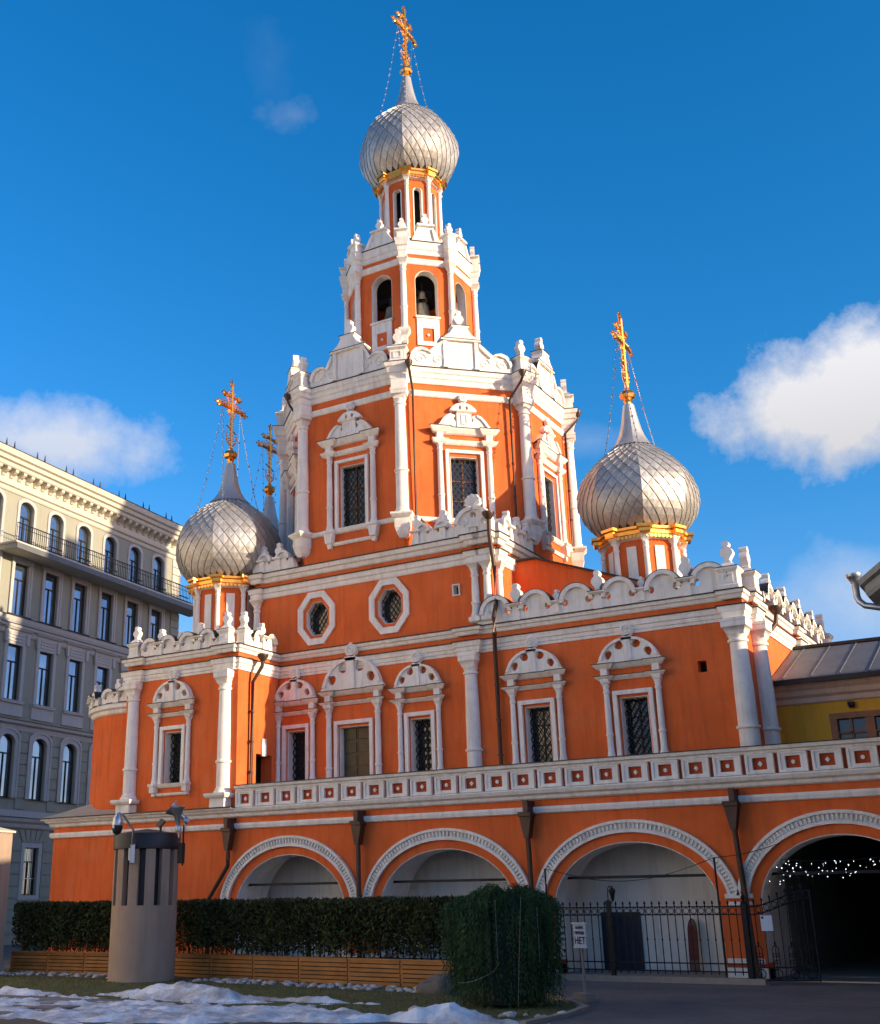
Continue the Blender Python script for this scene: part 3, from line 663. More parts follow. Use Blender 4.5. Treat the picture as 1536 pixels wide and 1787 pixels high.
def shell_mesh(r):
    mb = MB(); n = 7
    for i in range(n):
        a = rad(-12+204*i/(n-1)); b0, b1 = a-rad(16), a+rad(16)
        mb.slab([(0, -.5*r), (r*math.cos(b0)*.95, r*math.sin(b0)*.95), (r*1.06*math.cos(a), r*1.06*math.sin(a)), (r*math.cos(b1)*.95, r*math.sin(b1)*.95)], None, -.12-.012*(i % 2), .02)
    mb.lathe(0, -.05, [(.001, -.62*r), (.3*r, -.6*r), (.3*r, -.35*r), (.001, -.33*r)], 10); return mb.mesh('shell', WHITE)
put('shell', shell_mesh(.24), sc_, TR((XC1-.42, WY-.09, 12.40)))

# ---- belfry (tier 2)
UX, UY = -18.48, 33.48
def octpoly(cx, cy, a, b): return [(cx-b, cy-a), (cx+b, cy-a), (cx+a, cy-b), (cx+a, cy+b), (cx+b, cy+a), (cx-b, cy+a), (cx-a, cy+b), (cx-a, cy-b)]
T2 = octpoly(UX, UY, 2.06, .90)
for i, (c, a, h) in enumerate(edges(T2)):
    M = TR((c.x, c.y, 0), a)
    arch = [(-.42, 20.56), (.42, 20.56)]+arcp(0, 21.98, .42, .42, 0, 180, 14)
    part('belfry_wall', MB().slab(rect(-h, h, 17.4, 23.4), [arch], 0, .34), ORANGE, CH, M)
    ain = [(-.40, 20.575), (.40, 20.575)]+arcp(0, 21.98, .40, .40, 0, 180, 14)
    rv = part('opening_reveal', MB().slab([(-.422, 20.556), (.422, 20.556)]+arcp(0, 21.98, .422, .422, 0, 180, 14), [ain], .015, .345), WHITE, CH, M)
    part('apron', MB().slab(rect(-.40, .40, 19.46, 20.52), [rect(-.2, .2, 19.62, 20.12)], -.05, 0).box(-.44, .44, -.09, 0, 20.50, 20.575), WHITE, rv, M)
    part('apron_boss', MB().slab([(-.055, 19.87), (0, 19.815), (.055, 19.87), (0, 19.925)], None, -.05, 0), WHITE, rv, M)
    part('pediment', MB().slab([(h-.28, 23.45), (.28, 24.04), (.28, 24.12), (-.28, 24.12), (-.28, 24.04), (-h+.28, 23.45)], None, -.10, .12).slab([(h-.28, 23.45), (.28, 24.04), (.22, 23.98), (h-.5, 23.5), (-h+.5, 23.5), (-.22, 23.98), (-.28, 24.04), (-h+.28, 23.45)], None, -.17, -.095).box(-.32, .32, -.2, .14, 24.10, 24.17), WHITE, rv, M)
    put('finial', FIN_B, rv, M @ TR((0, -.03, 24.17), 0, .8))
part('interior', MB().octo(UX, UY, [(.45, 18.5), (.45, 22.6)]).octo(UX, UY, [(1.7, 22.7), (1.7, 22.9)]).octo(UX, UY, [(1.7, 19.9), (1.7, 20.0)]), DARK, CH)  # core and plates painted near-black for the dim belfry inside
cornice(T2, [(.03, 22.58), (.06, 22.61), (.10, 22.72), (.11, 22.78)], True, fl=False, name='string_course')
cornice(T2, [(.04, 22.98), (.06, 23.02), (.07, 23.14), (.11, 23.18), (.13, 23.32), (.16, 23.44)], True)
part('roof', MB().octo(UX, UY, [(2.1, 23.36), (2.0, 23.42), (1.1, 24.3)]), COPE, CH)
t2c = column_mesh(2.48, .105, .28, .33)
for x, y in octpoly(UX, UY, 2.15, .935):
    n = (Vector((x, y))-Vector((UX, UY))).normalized(); a = math.degrees(math.atan2(n.y, n.x))+90; M = TR((x, y, 0), a)
    put('column', t2c, CH, TR((x, y, 19.98), a))
    part('bracket', MB().sq(0, 0, [(.07, 19.42), (.10, 19.5), (.10, 19.72), (.17, 19.84), (.19, 19.9), (.19, 19.98)]), WHITE, CH, M)
    part('entablature_block', MB().sq(0, 0, [(.14, 22.75), (.14, 22.96), (.16, 23.0), (.17, 23.14), (.21, 23.18), (.23, 23.32), (.26, 23.455)]), WHITE, CH, M)
    p = part('corner_pedestal', MB().sq(0, 0, [(.17, 23.455), (.17, 23.72), (.25, 23.78), (.25, 23.83), (.12, 23.86)]), WHITE, CH, M)
    put('finial', FIN_B, p, M @ TR((0, 0, 23.86), 0, .8))
def bell(x, y, z, r, sc=1):
    M = TR((x, y, z)); pr = [(.30, 1.75), (.46, 1.72), (.54, 1.62), (.58, 1.3), (.64, .8), (.76, .4), (.95, .1), (1.0, 0), (.9, .02), (.6, .6), (.4, 1.3), (.05, 1.5)]
    b = part('bell', MB().lathe(0, 0, [(a*r, q*r) for a, q in pr], 20), BRONZE, CH, M, 50)
    part('clapper', MB().tube([(0, 0, 1.4*r), (0, 0, .15*r)], .03*r+.01, 6).lathe(0, 0, [(.001, -.05*r), (.13*r, .05*r), (.1*r, .2*r), (.001, .25*r)], 8), BRONZE, b, M)
    part('hanger', MB().box(-.03, .03, -.03, .03, 1.7*r, 1.7*r+.4), IRON, b, M)
q = .7071
bell(UX+1.42*q, UY-1.42*q, 20.66, .43); bell(UX+1.55*q-.03, UY-1.55*q+.03, 21.5, .20); bell(UX, UY-1.45, 20.85, .30); bell(UX+1.45, UY, 20.8, .30)
part('bell_beam', MB().box(-.9, .9, -.09, .09, 21.86, 22.02), DARK, CH, TR((UX+1.3*q, UY-1.3*q, 0), 45))
part('bell_beam', MB().box(-.75, .75, -.09, .09, 21.72, 21.9), DARK, CH, TR((UX, UY-1.2, 0), 0)); part('bell_beam', MB().box(-.75, .75, -.09, .09, 21.72, 21.9), DARK, CH, TR((UX+1.2, UY, 0), 90))

# ---- drums and domes
def drum(cx, cy, a, z0, z1, open_=True, zcol=None):
    b = a*.4142; P = octpoly(cx, cy, a*.93, a*.93*.4142)
    root = None
    for i, (c, an, h) in enumerate(edges(P)):
        M = TR((c.x, c.y, 0), an); H = z1-z0
        ww = h*.36
        if open_:
            o = [(-ww, z0+.1*H), (ww, z0+.1*H)]+arcp(0, z1-.16*H-ww, ww, ww, 0, 180, 10)
            w = part('drum_wall', MB().slab(rect(-h, h, z0, z1), [o], 0, .16), ORANGE, CH, M)
            ins = [(x*.93, z) for x, z in o]; ins[0] = (ins[0][0], ins[0][1]+.02); ins[1] = (ins[1][0], ins[1][1]+.02)
            part('slit_reveal', MB().slab([(x*1.28, z if k_ > 1 else z-.03) for k_, (x, z) in enumerate(o)], [[(x, z) for x, z in o]], -.03, 0).slab([(x*1.01, z) for x, z in o], [[(x*.9, z+(.02 if k_ < 2 else -.01)) for k_, (x, z) in enumerate(o)]], .01, .16), WHITE, w, M)
        else:
            w = part('drum_wall', MB().slab(rect(-h, h, z0, z1), None, 0, .16), ORANGE, CH, M)
            part('blind_panel', MB().slab(rect(-ww*.95, ww*.95, z0+.1*H, z1-.12*H), None, -.035, 0), WHITE, w, M)
        part('drum_band', MB().mold([(-h, 0), (h, 0)], [(.02, z1-.10), (.05, z1-.07), (.07, z1)]), WHITE, w, M)
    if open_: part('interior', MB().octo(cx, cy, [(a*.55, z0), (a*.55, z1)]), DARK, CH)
    cmh = column_mesh(z1-z0-.2, a*.075, .2, .3, 1.7)
    for x, y in octpoly(cx, cy, a*.98, a*.98*.4142):
        n = Vector((x-cx, y-cy)); an = math.degrees(math.atan2(n.y, n.x))+90
        put('column', cmh, CH, TR((x, y, z0), an))
    # gilded valance with hanging teeth
    Pg = octpoly(cx, cy, a*1.06, a*1.06*.4142)
    g = part('gilded_valance', MB().mold(Pg, [(.0, z1), (.06, z1+.03), (.07, z1+.13), (.12, z1+.16), (.13, z1+.23), (.05, z1+.24)], True), GOLD, CH)
    for x, y in octpoly(cx, cy, a*1.06, a*1.06*.4142):
        n = Vector((x-cx, y-cy)); an = math.degrees(math.atan2(n.y, n.x))+90
        part('gilded_block', MB().sq(0, 0, [(a*.13, z1-.005), (a*.15, z1+.05), (a*.15, z1+.14), (a*.21, z1+.17), (a*.21, z1+.25)]), GOLD, g, TR((x, y, 0), an))
    for c, an, h in edges(Pg):
        M = TR((c.x, c.y, 0), an); nt_ = max(4, int(h*2/.11)); st = 2*h/nt_
        mb = MB()
        for j in range(nt_):
            u = -h+st*(j+.5); mb.slab([(u-st*.4, z1+.0), (u-st*.4, z1-.06), (u, z1-.10), (u+st*.4, z1-.06), (u+st*.4, z1)], None, -.06, -.035)
        part('gilded_teeth', mb, GOLD, g, M)
PROF = [(1.10, -.05), (1.20, .02), (1.50, .28), (1.74, .62), (1.88, 1.0), (1.92, 1.36), (1.87, 1.75), (1.73, 2.12), (1.50, 2.48), (1.18, 2.82), (.86, 3.10), (.60, 3.36), (.44, 3.62), (.335, 3.92), (.26, 4.28), (.20, 4.62), (.155, 4.95)]
# dense profile by arc length
def dense(prof, n=120):
    r = np.array([p[0] for p in prof]); z = np.array([p[1] for p in prof])
    s = np.r_[0, np.cumsum(np.hypot(np.diff(r), np.diff(z)))]
    # smooth resample by cubic-ish: twofold Chaikin
    for _ in range(3):
        q = [(r[0], z[0])]
        for i in range(len(r)-1):
            q += [(.75*r[i]+.25*r[i+1], .75*z[i]+.25*z[i+1]), (.25*r[i]+.75*r[i+1], .25*z[i]+.75*z[i+1])]
        q.append((r[-1], z[-1])); r = np.array([a for a, b in q]); z = np.array([b for a, b in q])
    s = np.r_[0, np.cumsum(np.hypot(np.diff(r), np.diff(z)))]
    t = np.linspace(0, s[-1], n); return np.interp(t, s, r), np.interp(t, s, z), t
PR, PZ, PT = dense(PROF)
def dome_pt(phi, t, off=0.):
    """point on the eight-ribbed bulb: phi in facet units (0..8), t along the profile"""
    r = np.interp(t, PT, PR); z = np.interp(t, PT, PZ)
    dr = np.interp(t+.02, PT, PR)-np.interp(t-.02, PT, PR); dz = np.interp(t+.02, PT, PZ)-np.interp(t-.02, PT, PZ); l = math.hypot(dr, dz)
    nr, nz = dz/l, -dr/l
    f = phi % 1; a = (phi-.5-.5)*math.pi/4     # facet 0 centred on -y after rotation below
    th = phi*math.pi/4-math.pi/2-math.pi/8
    d = abs(f-.5)*math.pi/4                     # angle from facet centre
    flat = math.cos(math.pi/8)/math.cos(d)
    k = .28; R = r*(k+(1-k)*flat)
    R += off*nr; z += off*nz
    return (R*math.cos(th), R*math.sin(th), z)
TEND = float(np.interp(3.30, PZ, PT)); TST = .10
ROWS = 15; DT = (TEND-TST)/(ROWS+1)
def shingle(row, colf):
    t0 = TST+DT*(row+1); w = .119
    b = dome_pt(colf, t0-DT*.95, .040); tp = dome_pt(colf, t0+DT*.97, .004); l = dome_pt(colf-w, t0, .016); r = dome_pt(colf+w, t0, .016)
    c = dome_pt(colf, t0, .0235)
    bi = dome_pt(colf, t0-DT*.95, .004); li = dome_pt(colf-w, t0, -.006); ri = dome_pt(colf+w, t0, -.006)
    v = [b, r, tp, l, c, bi, ri, li]
    return v, [(0, 1, 4), (1, 2, 4), (2, 3, 4), (3, 0, 4), (0, 5, 6, 1), (0, 3, 7, 5), (5, 7, 2, 6), (1, 6, 2), (3, 2, 7)]
SHM = {}
def shingle_mesh(row, k):
    if (row, k) not in SHM:
        v, f = shingle(row, k*.25+(.125 if row % 2 == 0 else 0)); SHM[(row, k)] = MB().add(v, f).mesh('shingle', SILVER)
    return SHM[(row, k)]
core = MB(); nphi = 48
tt = np.linspace(0, PT[-1], 46)
v = [dome_pt(8*j/nphi, t, -.012 if t < TEND else .006) for t in tt for j in range(nphi)]
f = [(i*nphi+j, i*nphi+(j+1) % nphi, (i+1)*nphi+(j+1) % nphi, (i+1)*nphi+j) for i in range(len(tt)-1) for j in range(nphi)]
core.add(v, f+[tuple(range(nphi))]); COREM = core.mesh('dome_core', SEAM, 30)
neck = MB(); tn = np.linspace(TEND-.12, PT[-1], 24)
v = [dome_pt(8*j/nphi, t, .030) for t in tn for j in range(nphi)]
f = [(i*nphi+j, i*nphi+(j+1) % nphi, (i+1)*nphi+(j+1) % nphi, (i+1)*nphi+j) for i in range(len(tn)-1) for j in range(nphi)]
neck.add(v, f+[tuple(range((len(tn)-1)*nphi, len(tn)*nphi))]); NECKM = neck.mesh('dome_neck', SILVER, 25)
IND = {(fc, row) for fc in (0, 1) for row in range(1, 13)}
def rest_mesh(indiv):
    mb = MB()
    for fc in range(8):
        for row in range(ROWS):
            if indiv and (fc, row) in IND: continue
            for k in range(4):
                v, f = shingle(row, fc+k*.25+(.125 if row % 2 == 0 else 0)); mb.add(v, f)
    return mb.mesh('shingle_field', SILVER)
REST, RESTALL = rest_mesh(True), rest_mesh(False)
ORB = MB().lathe(0, 0, [(.10, -.30), (.11, -.1), (.15, -.04), (.09, 0), (.22, .06), (.26, .16), (.2, .28), (.08, .34), (.10, .38), (.04, .44)], 8, math.pi/8).mesh('orb', GOLD)
def cross_mesh():
    """ornate eight-ended cross, bars along local y; height 3"""
    mb = MB()
    def bar(y0, z0, y1, z1, w=.055, d=.05):
        mb.tube([(0, y0, z0), (0, y1, z1)], w*.9, 4)
    def spray(y, z, a, s=1.0):
        for da, l in ((0, .30), (38, .2), (-38, .2)):
            t = rad(a+da); p = (0, y+l*s*math.cos(t), z+l*s*math.sin(t)); mb.tube([(0, y, z), (0, y+.6*l*s*math.cos(t), z+.6*l*s*math.sin(t)), p], [.045, .055, .012], 5)
            mb.lathe(0, p[1], [(.001, p[2]-.03), (.05, p[2]), (.001, p[2]+.05)], 6)
    def ring(y, z, r, w=.02): mb.tube([(0, y+r*math.cos(rad(30*i)), z+r*math.sin(rad(30*i))) for i in range(12)], w, 4, True)
    mb.tube([(-.03, 0, 0), (-.03, 0, 2.75)], .042, 4); mb.tube([(.03, 0, 0), (.03, 0, 2.75)], .042, 4)
    bar(-.72, 1.75, .72, 1.75); bar(-.72, 1.83, .72, 1.83, .04); bar(-.40, 2.28, .40, 2.28); bar(-.40, 2.35, .40, 2.35, .035); bar(-.30, .98, .30, .78, .045)
    for y, z, a in ((.72, 1.79, 0), (-.72, 1.79, 180), (0, 2.72, 90), (.40, 2.31, 0), (-.40, 2.31, 180)): spray(y, z, a, 1.0 if abs(y) > .5 or z > 2.5 else .75)
    for y, z in ((.72, 1.79), (-.72, 1.79), (.4, 2.31), (-.4, 2.31), (0, 1.79)): mb.box(-.06, .06, y-.08, y+.08, z-.08, z+.08)
    for s in (-1, 1):
        for k in range(4): ring(s*(.16+.15*k), 1.94 if k < 3 else 1.95, .055)
        ring(s*.14, 2.0, .09); ring(s*.14, 1.58, .09); ring(s*.12, 2.47, .07); ring(s*.30, 2.17, .05)
        for k in range(5): ring(s*.085, .45+.22*k, .05)
        t = [(0, s*(.34*math.sin(rad(q))), .58-.36*math.cos(rad(q))) for q in range(0, 125, 15)]
        mb.tube(t, [.05*(1-.1*j) for j in range(len(t))], 5)
        for q in (45, 90): ring(s*.30*math.sin(rad(q)), .60-.28*math.cos(rad(q)), .06)
        for a in (35, 60): t = rad(a); mb.tube([(0, s*.1*math.cos(t), 1.79+.1*math.sin(t)), (0, s*.62*math.cos(t), 1.79+.55*math.sin(t))], [.022, .006], 4)
        for a in (-35, -60): t = rad(a); mb.tube([(0, s*.1*math.cos(t), 1.79+.1*math.sin(t)), (0, s*.45*math.cos(t), 1.79+.4*math.sin(t))], [.022, .006], 4)
    return mb.mesh('cross', GOLD)
CROSS = cross_mesh()
def dome(cx, cy, z, sr, sz, cross=1.0, indiv=True):
    M = Matrix.Translation((cx, cy, z)) @ Matrix.Diagonal((sr, sr, sz, 1))
    d = put('dome', COREM, CH, M)
    if indiv:
        for fc in (0, 1):
            for row in range(1, 13):
                for k in range(4): put('shingle', shingle_mesh(row, k), d, M @ Matrix.Rotation(fc*math.pi/4, 4, 'Z'))
    o = put('shingle_field', REST if indiv else RESTALL, d, M); o['kind'] = 'stuff'
    put('neck', NECKM, d, M)
    zt = z+PZ[-1]*sz
    put('orb', ORB, d, TR((cx, cy, zt+.18), 0, .95 if cross < 1 else 1.0))
    cz = zt+.5
    put('cross', CROSS, d, TR((cx, cy, cz), 0, cross))
    for sy in (-1, 1):
        for sx in (-1, 1):
            p0 = Vector((cx, cy+sy*.55*cross, cz+1.72*cross)); a = rad(62)
            p1 = Vector((cx+sx*1.25*sr*math.cos(a), cy+sy*1.25*sr*math.sin(a), z+2.72*sz))
            mb = MB(); pts = []
            for i in range(15):
                t = i/14; p = p0.lerp(p1, t); p.z -= .28*math.sin(math.pi*t)*cross; pts.append(p)
            mb.tube(pts, .009, 4)
            for i in range(1, 14):
                p = pts[i]; mb.lathe(p.x, p.y, [(.001, p.z-.045), (.033 if i % 3 else .048, p.z), (.001, p.z+.045)], 6)
            part('chain', mb, CHAIN, d)
    return d
DX, DY = -18.38, 33.54
drum(DX, DY, 1.04, 24.2, 26.95, True); dome(DX, DY, 27.22, 1.0, 1.0)
drum(-23.30, 29.25, 1.0, 8.84, 11.18, False); dome(-23.30, 29.25, 11.42, .93, .85, .86)
drum(-10.27, 32.0, 1.06, 8.85, 11.22, False); dome(-10.27, 32.0, 11.46, .915, .84, .88)
drum(-25.9, 35.0, 1.05, 8.84, 11.9, False); dome(-25.9, 35.0, 12.2, .95, .88, .86, indiv=False)
part('wall', MB().box(-27.8, -22.1, 33.02, 37.5, 3.9, 8.83), ORANGE, CH)

# ---- downpipes of the tower
def pipe(pts, r=.04, head=None, m=PIPE):
    mb = MB().tube(pts, r, 10); p = pts[0]
    mb.lathe(p[0], p[1], [(r*1.1, p[2]-.02), (r*3.0, p[2]+.13), (r*3.0, p[2]+.20)], 12)
    o = part('downpipe', mb, m, CH, smooth=50)
    for k in range(1, 4):
        a, b = Vector(pts[-2]), Vector(pts[-1]); q = a.lerp(b, k/4); part('pipe_clip', MB().lathe(q.x, q.y, [(r*1.25, q.z-.03), (r*1.25, q.z+.03)], 10), m, o)
    return o
def face_pt(i, x, out, z):
    c, a, h = edges(T1)[i]; q_ = rad(a); u = Vector((math.cos(q_), math.sin(q_))); n = Vector((u.y, -u.x)); p = c+u*x+n*out; return (p.x, p.y, z)
pipe([face_pt(1, -1.86, .62, 17.12), face_pt(1, -1.82, .56, 16.98), face_pt(1, -1.62, .14, 16.55), face_pt(1, -1.62, .10, 12.5), face_pt(1, -1.35, .14, 12.2)])
pipe([face_pt(1, 1.84, .66, 17.12), face_pt(1, 1.80, .6, 16.98), face_pt(1, 1.55, .14, 16.5), face_pt(1, 1.55, .10, 12.2)])
pipe([face_pt(7, 1.55, .58, 17.1), face_pt(7, 1.5, .5, 16.95), face_pt(7, 1.35, .12, 16.5), face_pt(7, 1.35, .10, 12.4)])
pipe([face_pt(2, 1.72, .55, 17.1), face_pt(2, 1.68, .5, 16.95), face_pt(2, 1.5, .12, 16.5), face_pt(2, 1.5, .10, 12.4)])
pipe([(XC1+.14, WY-.35, 11.75), (XC1+.14, WY-.35, 11.3), (XC1+.16, WY-.20, 10.4), (XC1+.16, WY-.20, 9.3), (XC1+.16, WY-.40, 8.9), (XC1+.16, WY-.40, 8.5), (XC1+.02, WY-.12, 8.05), (XC1+.02, WY-.12, 4.3)], .06)
pipe([(XR+.42, 27.62, 8.35), (XR+.40, 27.62, 8.2), (XR+.12, 27.55, 7.75), (XR+.10, 27.55, 4.3)], .055)
pipe([(XE+.45, WY+1.45, 8.4), (XE+.42, WY+1.42, 8.15), (XE+.12, WY+1.2, 7.75), (XE+.12, WY+1.2, 4.3)], .06)
part('wall_fitting', MB().slab([(-.1, -.28), (.1, -.28), (.12, 0), (.1, .22), (-.1, .22), (-.12, 0)], None, -.06, 0), WHITE, CH, TR((XR, 28.25, 5.95), 90))

# ================================================================== gallery and lower storey
GX1 = -3.02
arches = [(-19.18, 1.80), (-14.45, 1.90), (-9.66, 1.93), (-5.12, 1.75)]
ASP, AB = 1.42, 1.43
hol = []
for c, a in arches:
    hol.append((c, a))
out = [(XR-.4, -.1)]
pts = [(-28.1, -.05)]
for c, a in hol:
    pts += [(c-a, -.05)]+arcp(c, ASP, a, AB, 180, 0, 28)+[(c+a, -.05)]
pts += [(GX1, -.05), (GX1, 3.95), (-28.1, 3.95)]
part('arcade_wall', MB().slab(pts, None, G, G+.55), ORANGE, CH)
part('podium_wall', MB().box(-28.1, -27.6, G+.55, 33.5, -.05, 3.95), ORANGE, CH)
for c, a in arches:
    lin = arcp(c, ASP, a+.001, AB+.001, 180, 0, 28); inn = arcp(c, ASP, a-.02, AB-.02, 180, 0, 28)
    part('arch_soffit', MB().slab([(c-a-.001, .32)]+lin+[(c+a+.001, .32), (c+a-.02, .32)]+list(reversed(inn))+[(c-a+.02, .32)], None, G+.012, G+.72), VAULT, CH)
    o1 = (a+.48, AB+.48)
    z0 = 1.66
    def ell(ax_, bz_):
        t0 = math.degrees(math.asin(min(1, (z0-ASP)/bz_))); return arcp(c, ASP, ax_, bz_, 180-t0, t0, 36)
    av = part('archivolt', MB().slab(ell(*o1)+list(reversed(ell(a+.415, AB+.415))), None, G-.10, G).slab(ell(a+.295, AB+.275)+list(reversed(ell(a+.23, AB+.20))), None, G-.085, G).slab(ell(a+.416, AB+.416)+list(reversed(ell(a+.29, AB+.27))), None, G-.03, G), WHITE, CH)
    # dentils: beads in the groove of the archivolt
    nd = 62
    for k in range(nd):
        t = 10+160*(k+.5)/nd; x, z = c+(a+.355)*math.cos(rad(t)), ASP+(AB+.345)*math.sin(rad(t))
        if z < z0+.03: continue
        put('dentil', DENT, av, TR((x, G-.052, z)) @ Matrix.Rotation(-rad(t-90), 4, 'Y')) if False else None
        if 'DENT' not in globals(): DENT = MB().box(-.022, .022, -.03, .03, -.055, .055).mesh('dentil', WHITE)
        put('dentil', DENT, av, TR((x, G-.052, z)) @ Matrix.Rotation(-rad(math.degrees(math.atan2((AB+.345)*math.sin(rad(t))/(AB+.345)**2, math.cos(rad(t))/(a+.355)))-90), 4, 'Y'))
    part('tie_rod', MB().box(c-a+.05, c+a-.05, G+.3, G+.36, 2.06, 2.12), IRON, CH)
for (c0, a0), (c1, a1) in zip(arches[:-1], arches[1:]):
    x0, x1 = c0+a0+.12, c1-a1-.12
    part('impost', MB().box(x0+.02, x1-.02, G-.10, G, 1.60, 1.69).box(x0+.05, x1-.05, G-.085, G, 1.46, 1.53), WHITE, CH)
    part('pier_base', MB().box(x0-.12, x1+.12, G-.10, G+.58, -.05, .22).box(x0-.08, x1+.08, G-.07, G+.56, .30, .40), WHITE, CH)
    part('pier_base', MB().box(x0-.1, x1+.1, G-.05, G+.55, .22, .30), PANEL, CH)
# gallery vault behind the arches
part('gallery_back_wall', MB().slab([(-23.4, -.05), (-7.05, -.05), (-7.05, 3.84), (-23.4, 3.84)], None, WY-.02, WY+.3), VAULT, CH)
bx = [-21.35, -16.86, -12.06, -7.05]
for k, (c, a) in enumerate(arches[:3]):
    va_, vb_ = a+.10, AB+.20
    part('gallery_vault', MB().slab([(bx[k]+.004, -.05), (c-va_, -.05)]+arcp(c, ASP+.05, va_, vb_, 180, 0, 28)+[(c+va_, -.05), (bx[k+1]-.004, -.05), (bx[k+1]-.004, 3.84), (bx[k]+.004, 3.84)], None, G+.73, WY-.45), VAULT, CH)
part('gallery_floor', MB().box(-20.9, GX1, G+.2, WY, 3.86, 4.0), SLATE, CH)
# passage under the right arch
PSHADE = mat('shaded_passage_plaster', (.24, .23, .215), .95, var=.2, vscale=.8)  # darker plaster: the passage's deep shade put into the colour
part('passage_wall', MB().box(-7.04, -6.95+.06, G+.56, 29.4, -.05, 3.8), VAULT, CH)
part('passage_wall', MB().box(-7.04, -6.95+.05, 29.402, 44, -.05, 3.8).box(-3.1, -2.9, G+.56, 44, -.05, 3.8), PSHADE, CH)
part('passage_ceiling', MB().box(-7.04, GX1, G+.56, 44, 3.3, 3.8), PSHADE, CH)
part('passage_floor', MB().box(-6.88, -3.1, 28.2, 43.8, .001, .006), PSHADE, CH)
part('passage_end', MB().box(-7.04, GX1, 43.8, 44, -.05, 3.3), DARK, CH)  # near-black end wall, the unlit depth of the passage painted in
# blue service door, icon board
p0, p1 = pY(1049, 1592, WY-.06), pY(1127, 1705, WY-.06)
dr = part('service_door', MB().box(p0.x, p1.x, WY-.09, WY-.03, 0, p0.z), BLUED, CH)
for k in (0, 1):
    w_ = (p1.x-p0.x)
    for j in range(3): part('door_panel', MB().box(p0.x+.06+k*w_*.5, p0.x+w_*.5-.05+k*w_*.5, WY-.105, WY-.088, .12+j*.42, .12+j*.42+.34), BLUED, dr)
p0, p1 = pY(1197, 1604, WY-.3), pY(1224, 1708, WY-.3)
icw = (p1.x-p0.x)/2; icx = (p0.x+p1.x)/2
# balustrade
STRC = [(.04, 3.56), (.08, 3.58), (.10, 3.66), (.09, 3.72)]
COR = [(.05, 3.88), (.10, 3.91), (.12, 3.98), (.20, 4.02), (.24, 4.10)]
gpth = [(-28.1, 33.5), (-28.1, G), (GX1, G)]
cornice(gpth, STRC, fl=False, name='string_course'); cornice(gpth, COR, name='gallery_cornice', fl=False)
cornice([(-28.1, 33.5), (-28.1, G), (-20.95, G)], [(.25, 4.08), (.30, 4.09), (.32, 4.13)], name='eave_moulding')
bal = part('balustrade', MB().box(-20.97, GX1, G-.02, G+.24, 4.10, 4.58), PANEL, CH)
part('handrail', MB().mold([(-20.97, G+.1), (GX1, G+.1)], [(.10, 4.575), (.17, 4.59), (.19, 4.64), (.26, 4.66), (.28, 4.73)], back=-.22), WHITE, bal)
part('rail_flashing', MB().box(-20.97, GX1, G-.20, G+.34, 4.731, 4.752), COPE, bal)
part('base_rail', MB().mold([(-20.97, G), (GX1, G)], [(.13, 4.101), (.13, 4.13), (.08, 4.15)]), WHITE, bal)
PW = .706
FRM = MB().slab(rect(-.305, .305, 4.15, 4.575), [rect(-.155, .155, 4.235, 4.495)], -.09, -.0).slab(rect(-.305, .305, 4.15, 4.575), [rect(-.25, .25, 4.19, 4.54)], -.115, -.088).mesh('panel_frame', WHITE)
TIL = MB().box(-.154, .154, -.012, .0, 4.236, 4.494).mesh('tile', PANEL)
BOD = MB().slab([(-.052, 4.365), (0, 4.305), (.052, 4.365), (0, 4.425)], None, -.05, -.01).mesh('boss', WHITE)
BOR = MB().slab(circ(0, 4.365, .042, .045, 12), None, -.055, -.01).mesh('boss_round', WHITE)
for i in range(31):
    x = -20.63+PW*i; M = TR((x, G-.02, 0))
    if x > GX1-.3: break
    put('panel_frame', FRM, bal, M); put('tile', TIL, bal, M); put('boss', BOD if i % 2 == 0 else BOR, bal, M)
# low sheet-metal roof round the apse
mb = MB(); ra = [(ax+(ar-.02)*math.cos(t), ay+(ar-.02)*math.sin(t), 4.72) for t in ths]
mb.add([(-28.45, 33.5, 4.14), (-28.45, 26.66, 4.14), (-25.2, 26.66, 4.14), (-25.3, 28.0, 4.62), (-27.2, 33.5, 4.7), (-27.9, 29.5, 4.62), (-27.2, 27.7, 4.62)], [(1, 2, 3, 6), (1, 6, 5), (0, 1, 5, 4)])
part('apse_roof', mb, mat('pale_sheet_roof', (.46, .42, .33), .6, .2, var=.1, stain=((.3, .28, .24), .5)), CH)
part('podium_roof', MB().box(-28.3, -21.1, 26.95, 33.5, 4.08, 4.128), SLATE, CH)
# gallery downpipes with hopper heads
def gpipe(x, pts):
    mb = MB().box(x-.16, x+.16, G-.34, G-.02, 3.50, 3.60).slab([(x-.15, 3.5), (x+.15, 3.5), (x+.055, 3.0), (x-.055, 3.0)], None, G-.28, G-.06).box(x+.02, x+.14, G-.42, G-.0, 3.6, 3.86)
    mb.tube(pts, .062, 10); part('downpipe', mb, PIPE, CH)
gpipe(-21.12, [(-21.12, G-.17, 3.05), (-21.12, G-.17, 2.75), (-21.12, G-.17, 2.6), (-21.75, G-.17, 1.75), (-21.75, G-.17, 0)])
gpipe(-17.02+.16, [(-16.86, G-.17, 3.05), (-16.86, G-.17, 0)])
gpipe(-12.08, [(-12.08, G-.17, 3.05), (-12.05, G-.17, 0)])
gpipe(-7.20, [(-7.20, G-.17, 3.05), (-7.14, G-.17, 1.7), (-7.05, G-.17, 0)])

